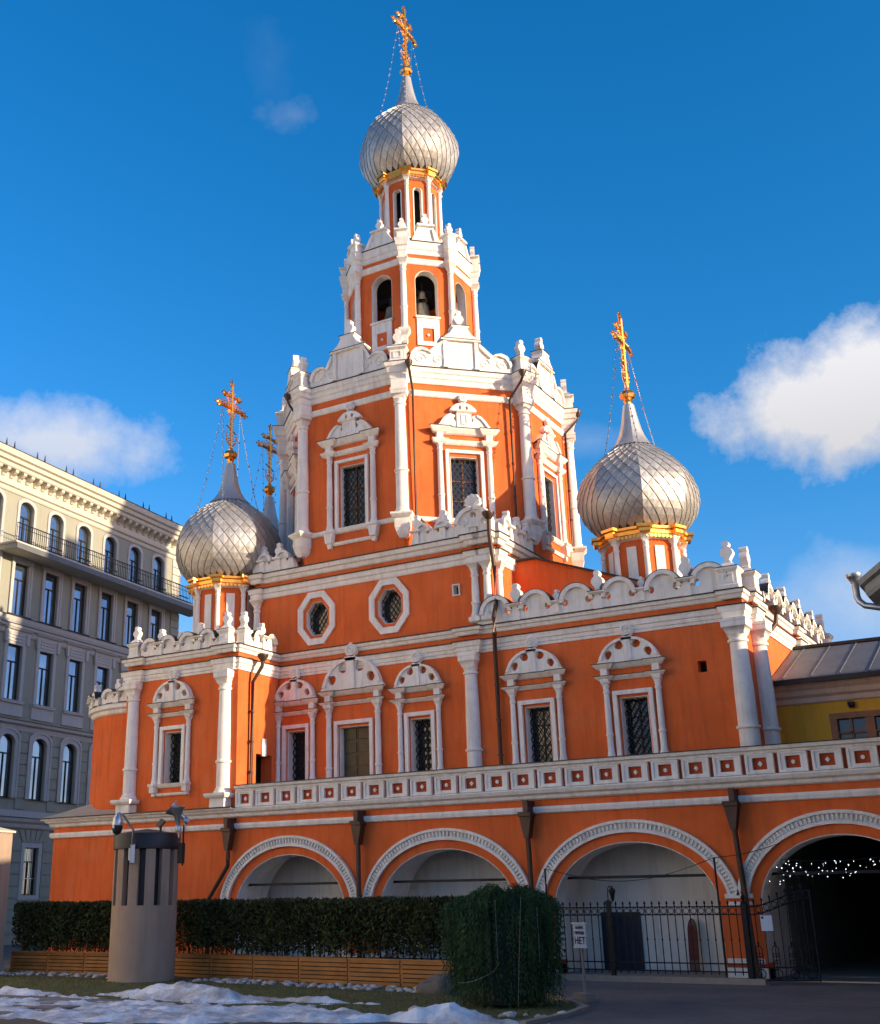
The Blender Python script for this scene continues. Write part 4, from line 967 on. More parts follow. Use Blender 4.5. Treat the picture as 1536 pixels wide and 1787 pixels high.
# ================================================================== neighbouring buildings
# ---- grey-green building on the left
LB = thing('office_building', 'tall grey-green building with long balcony and cream bracketed cornice', 'building', (-42, 35, 0), 95.87)
LM = TR((-42, 35, 0), 95.87)
S0, S1 = -9.5, 15.3
cols = [2.3+2.18*i for i in range(-3, 6)]
def archw(c, w, z0, z1, n=12): return [(c-w, z0), (c+w, z0)]+arcp(c, z1-w*.75, w, w*.75, 0, 180, n)
FL = [('g', 2.05, 4.1, .47), ('a', 6.2, 9.0, .50), ('h', 10.55, 13.1, .50), ('r', 14.5, 17.0, .50), ('t', 17.62, 20.1, .50)]
hl = []
for kind, z0, z1, w in FL:
    for c in cols: hl.append(archw(c, w, z0, z1) if kind in 'at' else rect(c-w, c+w, z0, z1))
part('wall', MB().slab(rect(S0, S1, 0, 20.5), hl, 0, .5), LBWALL, LB, LM)
part('wall', MB().box(S1-.5, S1, .5, 12, 0, 20.5).box(S0, S0+.5, .5, 12, 0, 20.5), LBWALL, LB, LM)
part('roof', MB().box(S0, S1, 0, 12, 21.7, 22.0), SLATE, LB, LM)
part('interior', MB().box(S0+.5, S1-.5, 1.2, 1.4, 0, 20.4), DARK, LB, LM)
for kind, z0, z1, w in FL:
    for c in cols:
        o = archw(c, w, z0, z1) if kind in 'at' else rect(c-w, c+w, z0, z1)
        def scaled(p, k): return [(c+(x-c)*(w+k)/w, z0+(z-z0)*((z1-z0+k)/(z1-z0))) for x, z in p]
        mb = MB()
        if kind == 'a': mb.slab(scaled(o, .24), [scaled(o, .002)], -.08, .0).slab(scaled(o, .30), [scaled(o, .2)], -.12, -.075)
        elif kind == 't': mb.slab(scaled(o, .16), [scaled(o, .002)], -.07, 0)
        elif kind == 'r': mb.slab(rect(c-w-.2, c+w+.2, z0-.1, z1+.2), [rect(c-w-.001, c+w+.001, z0, z1)], -.06, 0).slab(rect(c-w-.26, c+w+.26, z1+.16, z1+.26), None, -.10, 0).slab(rect(c-w-.23, c-w-.12, z0, z1+.2), None, -.10, -.05).slab(rect(c+w+.12, c+w+.23, z0, z1+.2), None, -.10, -.05)
        elif kind == 'h':
            mb.slab(rect(c-w-.2, c+w+.2, z0-.1, z1+.6), [rect(c-w-.001, c+w+.001, z0, z1)], -.06, 0)
            for q_ in range(3): mb.slab(rect(c-w, c+w, z1+.14+.15*q_, z1+.20+.15*q_), None, -.10, -.055)
            mb.mold([(c-w-.42, 0), (c+w+.42, 0)], [(.05, z1+.62), (.2, z1+.68), (.26, z1+.8)])
            for s in (-1, 1): mb.slab([(c+s*(w+.14), z1+.05), (c+s*(w+.30), z1+.05), (c+s*(w+.34), z1+.6), (c+s*(w+.14), z1+.6)], None, -.16, -.05)
            mb.slab(rect(c-w-.28, c+w+.28, z0-.72, z0-.14), None, -.07, 0)
        else: mb.slab(rect(c-w-.22, c+w+.22, z0-.2, z1+.2), [rect(c-w-.001, c+w+.001, z0, z1)], -.05, 0)
        wn = part('window', mb, LBTRIM, LB, LM)
        if kind in 'h': part('hood_flashing', MB().box(c-w-.70, c+w+.70, -.27, -.0, z1+.801, z1+.86), COPE, wn, LM)
        if kind in 'hr': part('sill', MB().box(c-w-.26, c+w+.26, -.16, .05, z0-.15, z0-.06).box(c-w-.28, c+w+.28, -.18, .05, z0-.06, z0-.02), COPE if kind == 'r' else LBTRIM, wn, LM)
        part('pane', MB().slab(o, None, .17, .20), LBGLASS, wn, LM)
        zt_ = z0+(z1-z0)*.70
        part('frame', MB().slab(o, [[(c+(x-c)*.89, z0+.06+(z-z0)*.95) for x, z in o]], .12, .169).box(c-.022, c+.022, .125, .165, z0, zt_).box(c-w, c+w, .123, .167, zt_-.03, zt_+.03), LBFRAME, wn, LM)
        if kind == 'g': part('bars', MB().box(c-w, c+w, .1, .12, z0+.7, z0+.73).box(*(c-w*.5-.01, c-w*.5+.01, .1, .12, z0, z1)).box(c-.01, c+.01, .1, .12, z0, z1).box(c+w*.5-.01, c+w*.5+.01, .1, .12, z0, z1), STEEL, wn, LM)
# rustication blocks of the two lower storeys
for i in range(len(cols)-1):
    a, b = cols[i]+.80, cols[i+1]-.80
    for j in range(7): part('rustic_block', MB().box(a, b, -.05, .0, 5.75+j*.5, 5.75+j*.5+.45), LBWALL, LB, LM)
    for j in range(8): part('rustic_block', MB().box(a-.05, b+.05, -.05, .0, .45+j*.5, .45+j*.5+.45), LBWALL, LB, LM)
for c in cols:
    for k in range(5):
        x0 = c-.75+.30*k; sl = (k-2)*.10
        part('voussoir', MB().slab([(x0+.02-sl*.4, 4.32), (x0+.28-sl*.4, 4.32), (x0+.28+sl, 4.86), (x0+.02+sl, 4.86)], None, -.06, 0), LBWALL, LB, LM)
def lbc(prof, m=LBTRIM, fl=True): return cornice([(S0, 0), (S1, 0), (S1, 6)], prof, False, LB, 'string_course', m, fl, LM)
lbc([(.05, 4.9), (.1, 4.95), (.14, 5.1), (.26, 5.2), (.3, 5.34)]); lbc([(.04, 5.34), (.04, 5.68)], fl=False)
lbc([(.04, 9.22), (.06, 9.30), (.1, 9.42), (.24, 9.5), (.27, 9.62)])
lbc([(.05, 13.55), (.09, 13.62), (.12, 13.8), (.27, 13.86), (.3, 13.98)]); lbc([(.05, 14.0), (.12, 14.02), (.2, 14.2), (.24, 14.36)])
lbc([(.04, 20.3), (.08, 20.36), (.10, 20.5), (.20, 20.55), (.22, 20.68)], LBTOP, False)
lbc([(.03, 20.69), (.03, 21.5)], LBTOP, False)
lbc([(.45, 21.3), (.5, 21.34), (.54, 21.5), (.66, 21.55), (.7, 21.72), (.82, 21.78), (.88, 22.05)], LBTOP)
BRK = MB().slab([(0, 20.95), (-.10, 20.95), (-.16, 21.04), (-.30, 21.1), (-.42, 21.18), (-.46, 21.3), (0, 21.3)], None, -.11, .11).mesh('bracket', LBTOP)
RT = Matrix(((0, 1, 0, 0), (1, 0, 0, 0), (0, 0, 1, 0), (0, 0, 0, 1)))
s = S0+.4
while s < S1:
    put('bracket', BRK, LB, LM @ TR((s, 0, 0)) @ RT); s += .56
for i in range(len(cols)):
    sp = MB().lathe(0, 0, [(.09, 0), (.07, .12), (.012, .62)], 8)
    for d in (0, .55): part('roof_spike', sp, COPE, LB, LM @ TR((cols[i]+d, -.5+.1, 22.07)))
bl = part('balcony', MB().box(.6, 16.4, -1.15, 0, 17.28, 17.55).box(.5, 16.5, -1.2, 0, 17.50, 17.58), LBTOP, LB, LM)
rl = MB().box(.6, 16.35, -1.12, -1.08, 18.46, 18.50).box(.6, 16.35, -1.12, -1.08, 17.66, 17.69).box(.6, 16.35, -1.115, -1.085, 18.25, 18.27)
s = .6
while s < 16.4: rl.box(s-.011, s+.011, -1.11, -1.09, 17.58, 18.46); s += .145
for c in cols:
    if c > .6: rl.box(c+.55, c+1.5, -1.14, -1.07, 17.86, 17.90).box(c+.55, c+1.5, -1.16, -1.06, 17.62, 17.66)
part('railing', rl, IRON, bl, LM)
part('balcony_edge', MB().box(.55, 16.45, -1.215, -1.2, 17.24, 17.5), SLATE, bl, LM)
for j in range(24):
    part('quoin', MB().box(S1-.75, S1+.04, -.07, .3, 9.75+j*.44, 9.75+j*.44+.40), LBWALL if j < 17 else LBTOP, LB, LM)

# ---- yellow building behind the gallery
YB = thing('yellow_house', 'yellow house with grey seamed metal roof behind the gallery balustrade', 'house', (-3, 33, 0))
YY = 31.0; ye = 6.68
part('wall', MB().slab(rect(XE+.02, 3.5, 3.97, 6.4), [rect(-5.62, -3.9, 4.65, 5.80)], YY, YY+.3), YELLOW, YB)
part('wall', MB().box(3.2, 3.5, YY+.3, 37, 3.97, 6.4).box(XE+.02, 3.5, 36.8, 37, 3.97, 6.4), YELLOW, YB)
part('eave_cornice', MB().mold([(XE+.02, YY), (3.5, YY)], [(.03, 6.14), (.08, 6.17), (.10, 6.28), (.20, 6.34), (.24, 6.45), (.34, 6.52), (.38, 6.6)]), PINK, YB)
rp = [(YY-.55, ye-.06), (YY-.55, ye+.0), (34.0, 8.12), (37.4, 6.7), (37.4, 6.64), (34, 8.04)]
RX = Matrix(((0, -1, 0, 0), (1, 0, 0, 0), (0, 0, 1, 0), (0, 0, 0, 1)))
yr = part('roof', MB().slab(rp, None, -3.8, -(XE+.03)), SLATE, YB, RX)
L_ = math.hypot(34.0-(YY-.55), 8.12-ye); sl = math.atan2(8.12-ye, 34.0-(YY-.55))
for k in range(16):
    x = XE+.35+.68*k
    part('standing_seam', MB().box(-.01, .01, 0, L_-.02, .001, .022), SLATE, yr, TR((x, YY-.55, ye+.0)) @ Matrix.Rotation(sl, 4, 'X'))
part('gutter', MB().box(XE+.03, 3.8, YY-.62, YY-.54, ye-.10, ye+.02), COPE, YB); part('ridge_cap', MB().box(XE+.03, 3.8, 33.85, 34.15, 8.09, 8.17), COPE, YB)
yw = part('window', MB().slab(rect(-5.68, -3.84, 4.6, 5.86), [rect(-5.52, -3.98, 4.7, 5.72)], YY-.02, YY+.12), WOODW, YB)
part('pane', MB().box(-5.6, -3.95, YY+.14, YY+.16, 4.75, 5.9), GLASS, yw)
part('mullion', MB().box(-4.87, -4.66, YY+.0, YY+.13, 4.7, 5.78).box(-5.24, -5.18, YY+.06, YY+.13, 4.7, 5.78).box(-5.56, -3.95, YY+.06, YY+.13, 5.36, 5.41), WOODW, yw)
part('bulkhead_lamp', MB().box(-5.2, -5.04, YY-.12, YY, 6.02, 6.1).lathe(-5.12, YY-.08, [(.06, 5.95), (.08, 6.02)], 10), IRON, YB)

# ---- building at the right, its eave reaching into the picture
RB = thing('eaves_house', 'blue-grey eave corner with gutter hopper of the house at the right edge', 'house', (3, 22, 0))
fp = [(-3.3, 30.7), (-3.3, 26.62), (1.6, 16.6), (11, 16.6), (11, 30.7)]
def prism(fp, z0, z1):
    mb = MB(); n = len(fp); mb.add([(x, y, z0) for x, y in fp]+[(x, y, z1) for x, y in fp], [tuple(range(n)), tuple(range(2*n-1, n-1, -1))]+[(i, (i+1) % n, n+(i+1) % n, n+i) for i in range(n)]); return mb
part('wall', prism(fp, 3.96, 7.3), TAN, RB)
part('wall', prism([(-2.9, 26.6), (1.65, 16.65), (11, 16.65), (11, 26.6)], 0, 3.955), TAN, RB)
part('eave', MB().mold(fp[:4], [(.02, 7.25), (.10, 7.27), (.10, 7.58), (.42, 7.62), (.46, 7.70), (.46, 7.86)]), EAVE, RB)
part('gutter', MB().mold(fp[:4], [(.47, 7.861), (.56, 7.88), (.58, 8.0), (.50, 8.03)]), EAVE, RB)
part('roof', MB().add([(-3.7, 30.9, 8.0), (-3.7, 26.5, 8.0), (1.3, 16.2, 8.0), (11.4, 16.2, 8.0), (11.4, 30.9, 8.0), (5, 27, 8.7), (5.5, 20, 8.7)], [(0, 1, 5), (1, 2, 6, 5), (2, 3, 6), (3, 4, 5, 6), (4, 0, 5), (0, 4, 3, 2, 1)]), SLATE, RB)
hp = pY(1491, 1010, 26.55)
part('hopper', MB().lathe(hp.x, hp.y, [(.07, -.42+hp.z), (.075, hp.z-.12), (.15, hp.z+.02), (.16, hp.z+.03), (.16, hp.z+.10), (.14, hp.z+.10)], 16).tube([(hp.x, hp.y, hp.z-.38), (hp.x+.03, hp.y-.02, hp.z-.5), (hp.x+.14, hp.y-.05, hp.z-.62), (hp.x+.45, hp.y-.1, hp.z-.72), (-3.1, hp.y-.1, hp.z-.86)], .07, 12), STEEL, RB, smooth=45)
for k in range(5):
    c = Vector((-3.3, 26.62)).lerp(Vector((1.6, 16.6)), (k+.7)/5.4); M = TR((c.x, c.y, 0), -63.9)
    w = part('window', MB().slab(rect(-.62, .62, 4.5, 6.7), [rect(-.48, .48, 4.64, 6.54)], -.07, .02), LBTRIM, RB, M); part('pane', MB().box(-.5, .5, -.015, .0, 4.6, 6.58), GLASS, w, M); part('mullion', MB().box(-.03, .03, -.04, -.01, 4.6, 6.58), LBFRAME, w, M)
GS = thing('yard_shade_block', 'low plastered garage added outside the right edge to shade the yard', 'yard_shade_block', (6, 12, 0))  # unseen block added to keep low sun off the foreground snow
part('wall', MB().box(2.2, 9, 6.5, 16.58, 0, 5.8), TAN, GS); part('roof', MB().box(2.0, 9.2, 6.3, 16.58, 5.8, 6.0), SLATE, GS)
# ---- unseen block added farther right, stepped to shade the left building
TBK = thing('tall_shade_block', 'tall stepped block added beyond the church, out of view, to shade the left building', 'building', (12, 55, 0))
for x0, x1, y0, y1, h in ((6, 20, 39.4, 45.6, 28.2), (6.02, 20, 45.6, 50.6, 33.5), (6, 20, 50.6, 53.2, 29.0), (6.02, 20, 53.2, 72, 27.5)):
    part('wall', MB().box(x0, x1, y0, y1, 0, h), LBWALL, TBK); part('cornice', MB().box(x0-.3, x1+.3, y0-.001, y1+.001, h, h+.5), LBTRIM, TBK)
for j in range(8):
    for k in range(14):
        y = 40.6+2.3*k; M = TR((6, y, 3+3.1*j), -90)
        w = part('window', MB().slab(rect(-.6, .6, -.1, 1.75), [rect(-.48, .48, .0, 1.63)], -.06, .02), LBTRIM, TBK, M); part('pane', MB().box(-.5, .5, -.02, -.012, 0, 1.65), LBGLASS, w, M)
for x, y, h in ((8, 42, 28.7), (9, 52, 29.5), (7.5, 58, 28.0), (8, 64, 28)):
    part('chimney', MB().box(x, x+.9, y, y+1.2, h, h+2.2), TAN, TBK)

# ---- pale building added left of the view to bounce sunlight onto the facade
CB = thing('bounce_building', 'pale cream building added out of view on the west to bounce sunlight', 'building', (-38, -4, 0))
CREAM = mat('cream_stucco', (.84, .77, .64), .9, var=.05, vscale=.6, stain=((.6, .53, .42), .35))
part('wall', MB().box(-45, -33.5, -38, 22, 0, 20.5), CREAM, CB); part('roof', MB().box(-45.4, -33.0, -38.4, 22.4, 20.9, 21.2), SLATE, CB); part('cornice', MB().box(-45.3, -33.1, -38.3, 22.3, 20.5, 20.9), LBTRIM, CB)
for j in range(5):
    for k in range(16):
        M = TR((-33.5, -36.5+3.6*k, 2.2+3.7*j), 90)
        w = part('window', MB().slab(rect(-.62, .62, -.1, 2.15), [rect(-.5, .5, 0, 2.03)], -.07, .02), LBTRIM, CB, M); part('pane', MB().box(-.52, .52, -.03, -.015, 0, 2.05), GLASS, w, M)
# ---- plastered pier at the left edge
pr0 = pZ(22, 1700)
WP = thing('gate_pier', 'beige plastered pier with sloping cap at the left edge of the yard', 'pier', (pr0.x-1, pr0.y, 0))
pr0 = pr0+Vector((-.50, -1.1, 0))
part('shaft', MB().box(pr0.x-1.7, pr0.x-.02, pr0.y-.2, pr0.y+1.2, 0, 3.45), TAN, WP)
part('cap', MB().box(pr0.x-1.75, pr0.x+.03, pr0.y-.26, pr0.y+1.26, 3.45, 3.5).add([(pr0.x-1.75, pr0.y-.26, 3.5), (pr0.x+.03, pr0.y-.26, 3.5), (pr0.x+.03, pr0.y+1.26, 3.5), (pr0.x-1.75, pr0.y+1.26, 3.5), (pr0.x-.86, pr0.y+.1, 3.72), (pr0.x-.86, pr0.y+.9, 3.72)], [(0, 1, 4), (1, 2, 5, 4), (2, 3, 5), (3, 0, 4, 5), (3, 2, 1, 0)]), LBTOP, WP)
part('plinth', MB().box(pr0.x-1.74, pr0.x+.02, pr0.y-.24, pr0.y+1.24, 0, .25), KERB, WP)

# ================================================================== ventilation shaft and what is mounted on it
sf = pZ(246, 1715); dirv = Vector((sf.x, sf.y, 0)).normalized(); VR = .745
vc = Vector((sf.x, sf.y, 0))+dirv*VR
VS = thing('ventilation_shaft', 'round taupe ventilation shaft with tall dark slots and black cap', 'ventilation shaft', vc)
VM = TR(vc)
part('drum', MB().lathe(0, 0, [(VR+.012, 0), (VR, .05), (VR, 1.60), (VR-.13, 1.605), (VR-.14, 1.5), (VR-.14, .01)], 64), TAN, VS, VM, 40)
part('dark_core', MB().lathe(0, 0, [(VR-.16, 1.4), (VR-.16, 2.9)], 32), CAPM, VS, VM, 40)  # dark core painted for the unlit inside behind the slots
for k in range(12):
    a0, a1 = rad(30*k+6.5+4), rad(30*k+23.8+4)
    st = [(VR*math.cos(a0+(a1-a0)*j/4), VR*math.sin(a0+(a1-a0)*j/4)) for j in range(5)]; si = [(x*(VR-.15)/VR, y*(VR-.15)/VR) for x, y in st]
    part('rib', prism(st+list(reversed(si)), 1.595, 2.88), TAN, VS, VM)
part('cap', MB().lathe(0, 0, [(VR+.02, 2.83), (VR+.035, 2.84), (VR+.035, 3.16), (VR+.02, 3.18), (.3, 3.26), (.02, 3.3)], 64), CAPM, VS, VM, 40)
def on_shaft(u, v, back=0.0):
    d = pxdir(u, v); t = math.hypot(sf.x, sf.y)/math.hypot(d.x, d.y); p = CP+d*t; return p+dirv*back
# dome camera on a bent arm
p = on_shaft(231, 1490, .02)
SC = thing('surveillance_camera', 'silver dome surveillance camera on bent arm at the shaft top', 'camera', p)
part('wall_box', MB().box(-.13, .13, -.05, .04, -.2, .2), STEEL, SC, TR(p, -42)); part('cover', MB().box(-.07, .07, -.08, -.05, -.14, .12), SIGNW, SC, TR(p, -42))
p2, p3 = on_shaft(233, 1450, -.35), on_shaft(216, 1425, -.5)
cpos = on_shaft(206, 1440, -.55)
part('arm', MB().tube([p+Vector((0, 0, .1)), p+(p2-p)*.6, p2, p3, cpos+Vector((0, 0, .24))], .025, 8), STEEL, SC)
part('housing', MB().lathe(0, 0, [(.03, .24), (.05, .20), (.10, .12), (.125, .0), (.12, -.04)], 18), STEEL, SC, TR(cpos), 50)
part('lens_dome', MB().lathe(0, 0, [(.118, -.041), (.118, -.12), (.09, -.2), (.04, -.24), (.001, -.25)], 18), CAPM, SC, TR(cpos), 50)
part('sensor', MB().box(.02, .075, -.13, -.11, -.10, -.05), SIGNW, SC, TR(cpos, -20))
# floodlight on the cap
p = on_shaft(281, 1436, .15)
FLT = thing('floodlight', 'small flat black floodlight tilted on the shaft cap', 'floodlight', p)
part('panel', MB().box(-.15, .15, -.02, .02, -.1, .1), CAPM, FLT, TR(p, -20) @ Matrix.Rotation(rad(-38), 4, 'X') @ Matrix.Rotation(rad(18), 4, 'Y'))
part('bracket', MB().box(-.02, .02, -.02, .02, -.25, -.04), CAPM, FLT, TR(p, -20))
# horn loudspeakers on a post
def horn(u, v, yaw, pit, lab, s=1.0):
    p = on_shaft(u, v, .1); M = TR(p, yaw, s) @ Matrix.Rotation(rad(pit), 4, 'X')
    h = thing('loudspeaker', lab, 'loudspeaker', p, group='horn loudspeakers on the shaft')
    part('horn', MB().lathe(0, 0, [(.05, 0), (.055, .05), (.08, .16), (.13, .30), (.20, .42), (.205, .44), (.19, .44), (.12, .30), (.04, .15)], 20), STEEL, h, M, 50)
    part('driver', MB().lathe(0, 0, [(.05, -.14), (.075, -.13), (.08, -.02), (.05, .01)], 16), STEEL, h, M, 50)
    part('mount', MB().tube([Vector(p)+Vector((0, 0, -.02)), Vector(p)+Vector((.02, .02, -.28))], .02, 6), STEEL, h)
horn(311, 1440, 0, 8, 'upright grey horn loudspeaker on the shaft cap', .95); horn(322, 1428, -48, 52, 'slanting grey horn loudspeaker pointing up to the right', .95)
pb = on_shaft(321, 1440, .1)
SPB = thing('speaker_post', 'thin dark post holding the horn loudspeakers beside the shaft', 'post', pb)
part('rod', MB().tube([pb, (pb.x, pb.y, 2.45)], .022, 6), IRON, SPB); part('clamp', MB().box(pb.x-.12, pb.x+.02, pb.y-.05, pb.y+.05, 2.5, 2.95), CAPM, SPB)

# ================================================================== planters, hedges, garden
def planter(name_label, A, B, nsec, hA, hB, end=False):
    A = Vector(A); B = Vector(B); d = (B-A); ln = d.length; an = math.degrees(math.atan2(d.y, d.x)); M = TR((A.x, A.y, 0), an)
    t = thing('planter_box', name_label, 'planter', (A.x, A.y, 0), an, group='slatted planter boxes under the hedge'); sec = ln/nsec
    part('liner', MB().box(.02, ln-.02, .05, .95, 0, .46), DARK, t, M); part('soil', MB().box(.03, ln-.03, .06, .94, .44, .47), DIRT, t, M)
    hh = .5; sh = hh/6
    sm = MB().box(.012, sec-.012, -.0, .03, 0, sh-.018).mesh('slat', SLATW)
    for i in range(nsec):
        for j in range(6): put('slat', sm, t, M @ TR((i*sec, random.uniform(-.003, .003), .012+j*sh)))
    for i in range(nsec+1): part('batten', MB().box(i*sec-.035, i*sec+.035, .031, .06, 0, hh-.02), SLATW, t, M)
    em = MB().box(0, .03, 0, .98, 0, sh-.018).mesh('slat', SLATW)
    for x in (-.032, ln+.002):
        for j in range(6): put('slat', em, t, M @ TR((x, 0, .012+j*sh)))
    for k in range(3): part('cap_board', MB().box(k*ln/3+.01, (k+1)*ln/3-.01, -.02, .06, hh-.004, hh+.02), SLATW, t, M)
    return M, ln
def hedge(label, M, ln, n, seed):
    rng = np.random.default_rng(seed)
    base = M.translation; t = thing('hedge', label, 'hedge', base, math.degrees(M.to_euler().z), group='clipped hedges in the planters')
    x = rng.uniform(-.1, ln+.1, n); z = .5+1.22*rng.beta(1.9, 1.15, n); y = .46+(rng.beta(.55, .55, n)-.5)*.86
    lump = .05*np.sin(x*3.1+seed)+.04*np.sin(x*7.7)+.03*rng.normal(size=n)
    ztop = 1.70+.03*np.sin(x*2.3)+.025*np.sin(x*9)+.02*np.sin(x*23)+.03*rng.normal(size=n)*(rng.uniform(size=n) < .2); z = np.minimum(z, ztop-np.abs(rng.normal(0, .03, n))); y = y+(y-.46)*lump*2
    # gaps low down between the stems
    keep = (z > 1.15) | (rng.uniform(size=n) < 0.76+.24*(np.sin(x*5.3+1.3*np.sin(x*1.7)) > -.2)); x, y, z = x[keep], y[keep], z[keep]; n = len(x)
    L2 = rng.uniform(.03, .065, n); Wd = L2*rng.uniform(.3, .5, n)
    a = rng.normal(size=(n, 3)); a[:, 2] += .5; a /= np.linalg.norm(a, axis=1)[:, None]; b = np.cross(a, rng.normal(size=(n, 3))); b /= np.linalg.norm(b, axis=1)[:, None]
    c = np.stack([x, y, z], 1); v = np.empty((n, 4, 3)); v[:, 0] = c-a*L2[:, None]; v[:, 1] = c+b*Wd[:, None]; v[:, 2] = c+a*L2[:, None]; v[:, 3] = c-b*Wd[:, None]
    me = bpy.data.meshes.new('foliage'); me.from_pydata(v.reshape(-1, 3).tolist(), [], np.arange(4*n).reshape(-1, 4).tolist()); me.materials.append(LEAF)
    f = put('foliage', me, t, M); f['kind'] = 'stuff'
    k = 0.2
    while k < ln:
        mb = MB(); p = [(k, .46+random.uniform(-.1, .1), .42)]
        for j in range(4): p.append((p[-1][0]+random.uniform(-.05, .05), p[-1][1]+random.uniform(-.05, .05), p[-1][2]+.28))
        mb.tube(p, [.022, .02, .016, .012, .006], 5)
        for j in range(1, 4):
            for s in (-1, 1): mb.tube([p[j], (p[j][0]+s*random.uniform(.1, .2), p[j][1]+random.uniform(-.25, .25), p[j][2]+.22)], [.010, .004], 4)
        part('stem', mb, TWIG, t, M); k += random.uniform(.35, .5)
AL = pZ(18, 1697); AR = pZ(186, 1702); BL = pZ(306, 1705); BR = pZ(786, 1727)
m1, l1 = planter('slatted timber planter box left of the ventilation shaft', (AL.x, AL.y), (AR.x+.5, AR.y), 3, .5, .5)
m2, l2 = planter('long slatted timber planter box right of the ventilation shaft', (BL.x-.2, BL.y), (BR.x+.15, BR.y), 6, .5, .5)
hedge('dark clipped hedge in the planter left of the ventilation shaft', m1, l1, 30000, 3)
hedge('long dark clipped hedge between the shaft and the weeping tree', m2, l2, 46000, 4)

# ---- lawn, snow, paving
lawn_pts = [(-34, 24.5), (-34, 17.2), (-13.0, 17.2), (-9.2, 16.6), (-7.6, 16.2), (-7.55, 17.6), (-7.75, 18.9), (-8.5, 20.0), (-9.9, 21.6), (-11.0, 23.2), (-20, 24.5)]
lawn = sheet('lawn', lawn_pts, .004, TURF)
earth = sheet('earth', [(-34, 17.25), (-34, 9), (-5.5, 9), (-7.0, 15.2), (-7.6, 16.22), (-9.2, 16.62), (-13.0, 17.25)], .003, DIRT)
def inpoly(x, y, P):
    c = False; n = len(P)
    for i in range(n):
        (x1, y1), (x2, y2) = P[i], P[i-1]
        if (y1 > y) != (y2 > y) and x < (x2-x1)*(y-y1)/(y2-y1)+x1: c = not c
    return c
n = 16000; gx = RNG.uniform(-27, -7.5, n); gy = RNG.uniform(16.3, 23.2, n)
ok = np.array([inpoly(a, b, lawn_pts) for a, b in zip(gx, gy)]); gx, gy = gx[ok], gy[ok]; n = len(gx)
hh = RNG.uniform(.02, .06, n); an = RNG.uniform(0, 6.283, n); ln_ = RNG.normal(0, .02, (n, 2)); w = .007
v = np.zeros((n, 3, 3)); v[:, 0, 0] = gx-w*np.cos(an); v[:, 0, 1] = gy-w*np.sin(an); v[:, 1, 0] = gx+w*np.cos(an); v[:, 1, 1] = gy+w*np.sin(an); v[:, 2, 0] = gx+ln_[:, 0]; v[:, 2, 1] = gy+ln_[:, 1]; v[:, 2, 2] = hh; v[:, :2, 2] = .002
me = bpy.data.meshes.new('grass'); me.from_pydata(v.reshape(-1, 3).tolist(), [], np.arange(3*n).reshape(-1, 3).tolist()); me.materials.append(GRASSM)
gr = put('grass', me); tag(gr, 'thin winter grass between the pebbles and the snow', 'grass', kind='stuff')
from mathutils import noise as mn
def snow_h(x, y):
    n1 = mn.fractal(Vector((x*.55, y*.9, 3.1)), 1.0, 2.0, 5); n2 = mn.fractal(Vector((x*2.3, y*3.1, 7.7)), .9, 2.0, 4); n3 = mn.noise(Vector((x*7, y*9, 1.2)))
    h = -.10
    # main trampled field: narrow at the right
    yc = 15.6+(x+13)*.12; half = 1.85 if x < -12 else max(.2, 1.85-(x+12)*.66)
    e = 1-abs(y-yc)/half; h = max(h, .06*min(1, e*2.4)-.018) if e > -.3 else h
    # ploughed mound
    h += .36*math.exp(-((x+15.45)/1.05)**2-((y-18.0)/.40)**2)+.20*math.exp(-((x+14.2)/.7)**2-((y-17.9)/.42)**2)+.12*math.exp(-((x+17.0)/.6)**2-((y-18.2)/.3)**2)
    h += .16*math.exp(-((x+12.4)/1.6)**2-((y-18.35)/.22)**2)+.18*math.exp(-((x+18.6)/1.6)**2-((y-17.55)/.25)**2)
    # small heap at the foot of the weeping tree
    h += .24*math.exp(-((x+8.75)/.62)**2-((y-16.35)/.42)**2)
    return h+.055*n1+.06*n2+.03*n3
xs = np.arange(-21, -7.2, .055); ys = np.arange(12.2, 19.6, .055); nx, ny = len(xs), len(ys)
vv = [(x, y, snow_h(x, y)) for y in ys for x in xs]
hz = np.array([p[2] for p in vv]).reshape(ny, nx)
ff = [(j*nx+i, j*nx+i+1, (j+1)*nx+i+1, (j+1)*nx+i) for j in range(ny-1) for i in range(nx-1) if hz[j:j+2, i:i+2].max() > -.02]
me = bpy.data.meshes.new('snow'); me.from_pydata(vv, [], ff); me.polygons.foreach_set('use_smooth', [True]*len(me.polygons)); me.materials.append(SNOW)
sn = put('snow', me); tag(sn, 'dirty melting snow with a ploughed mound in the foreground', 'snow', kind='stuff')
pv = sheet('paving', [(-24, 12), (-15.6, 12), (-15.6, 17.3), (-24, 17.3)], .006, DIRT)
PVM = MB().box(-.44, .44, -.29, .29, 0, .03).mesh('slab', PAVE)
for i in range(8):
    for j in range(8):
        x, y = -22.6+i*.9, 12.4+j*.6
        put('slab', PVM, pv, TR((x+(.45 if j % 2 else 0), y, .008+random.uniform(0, .004))))
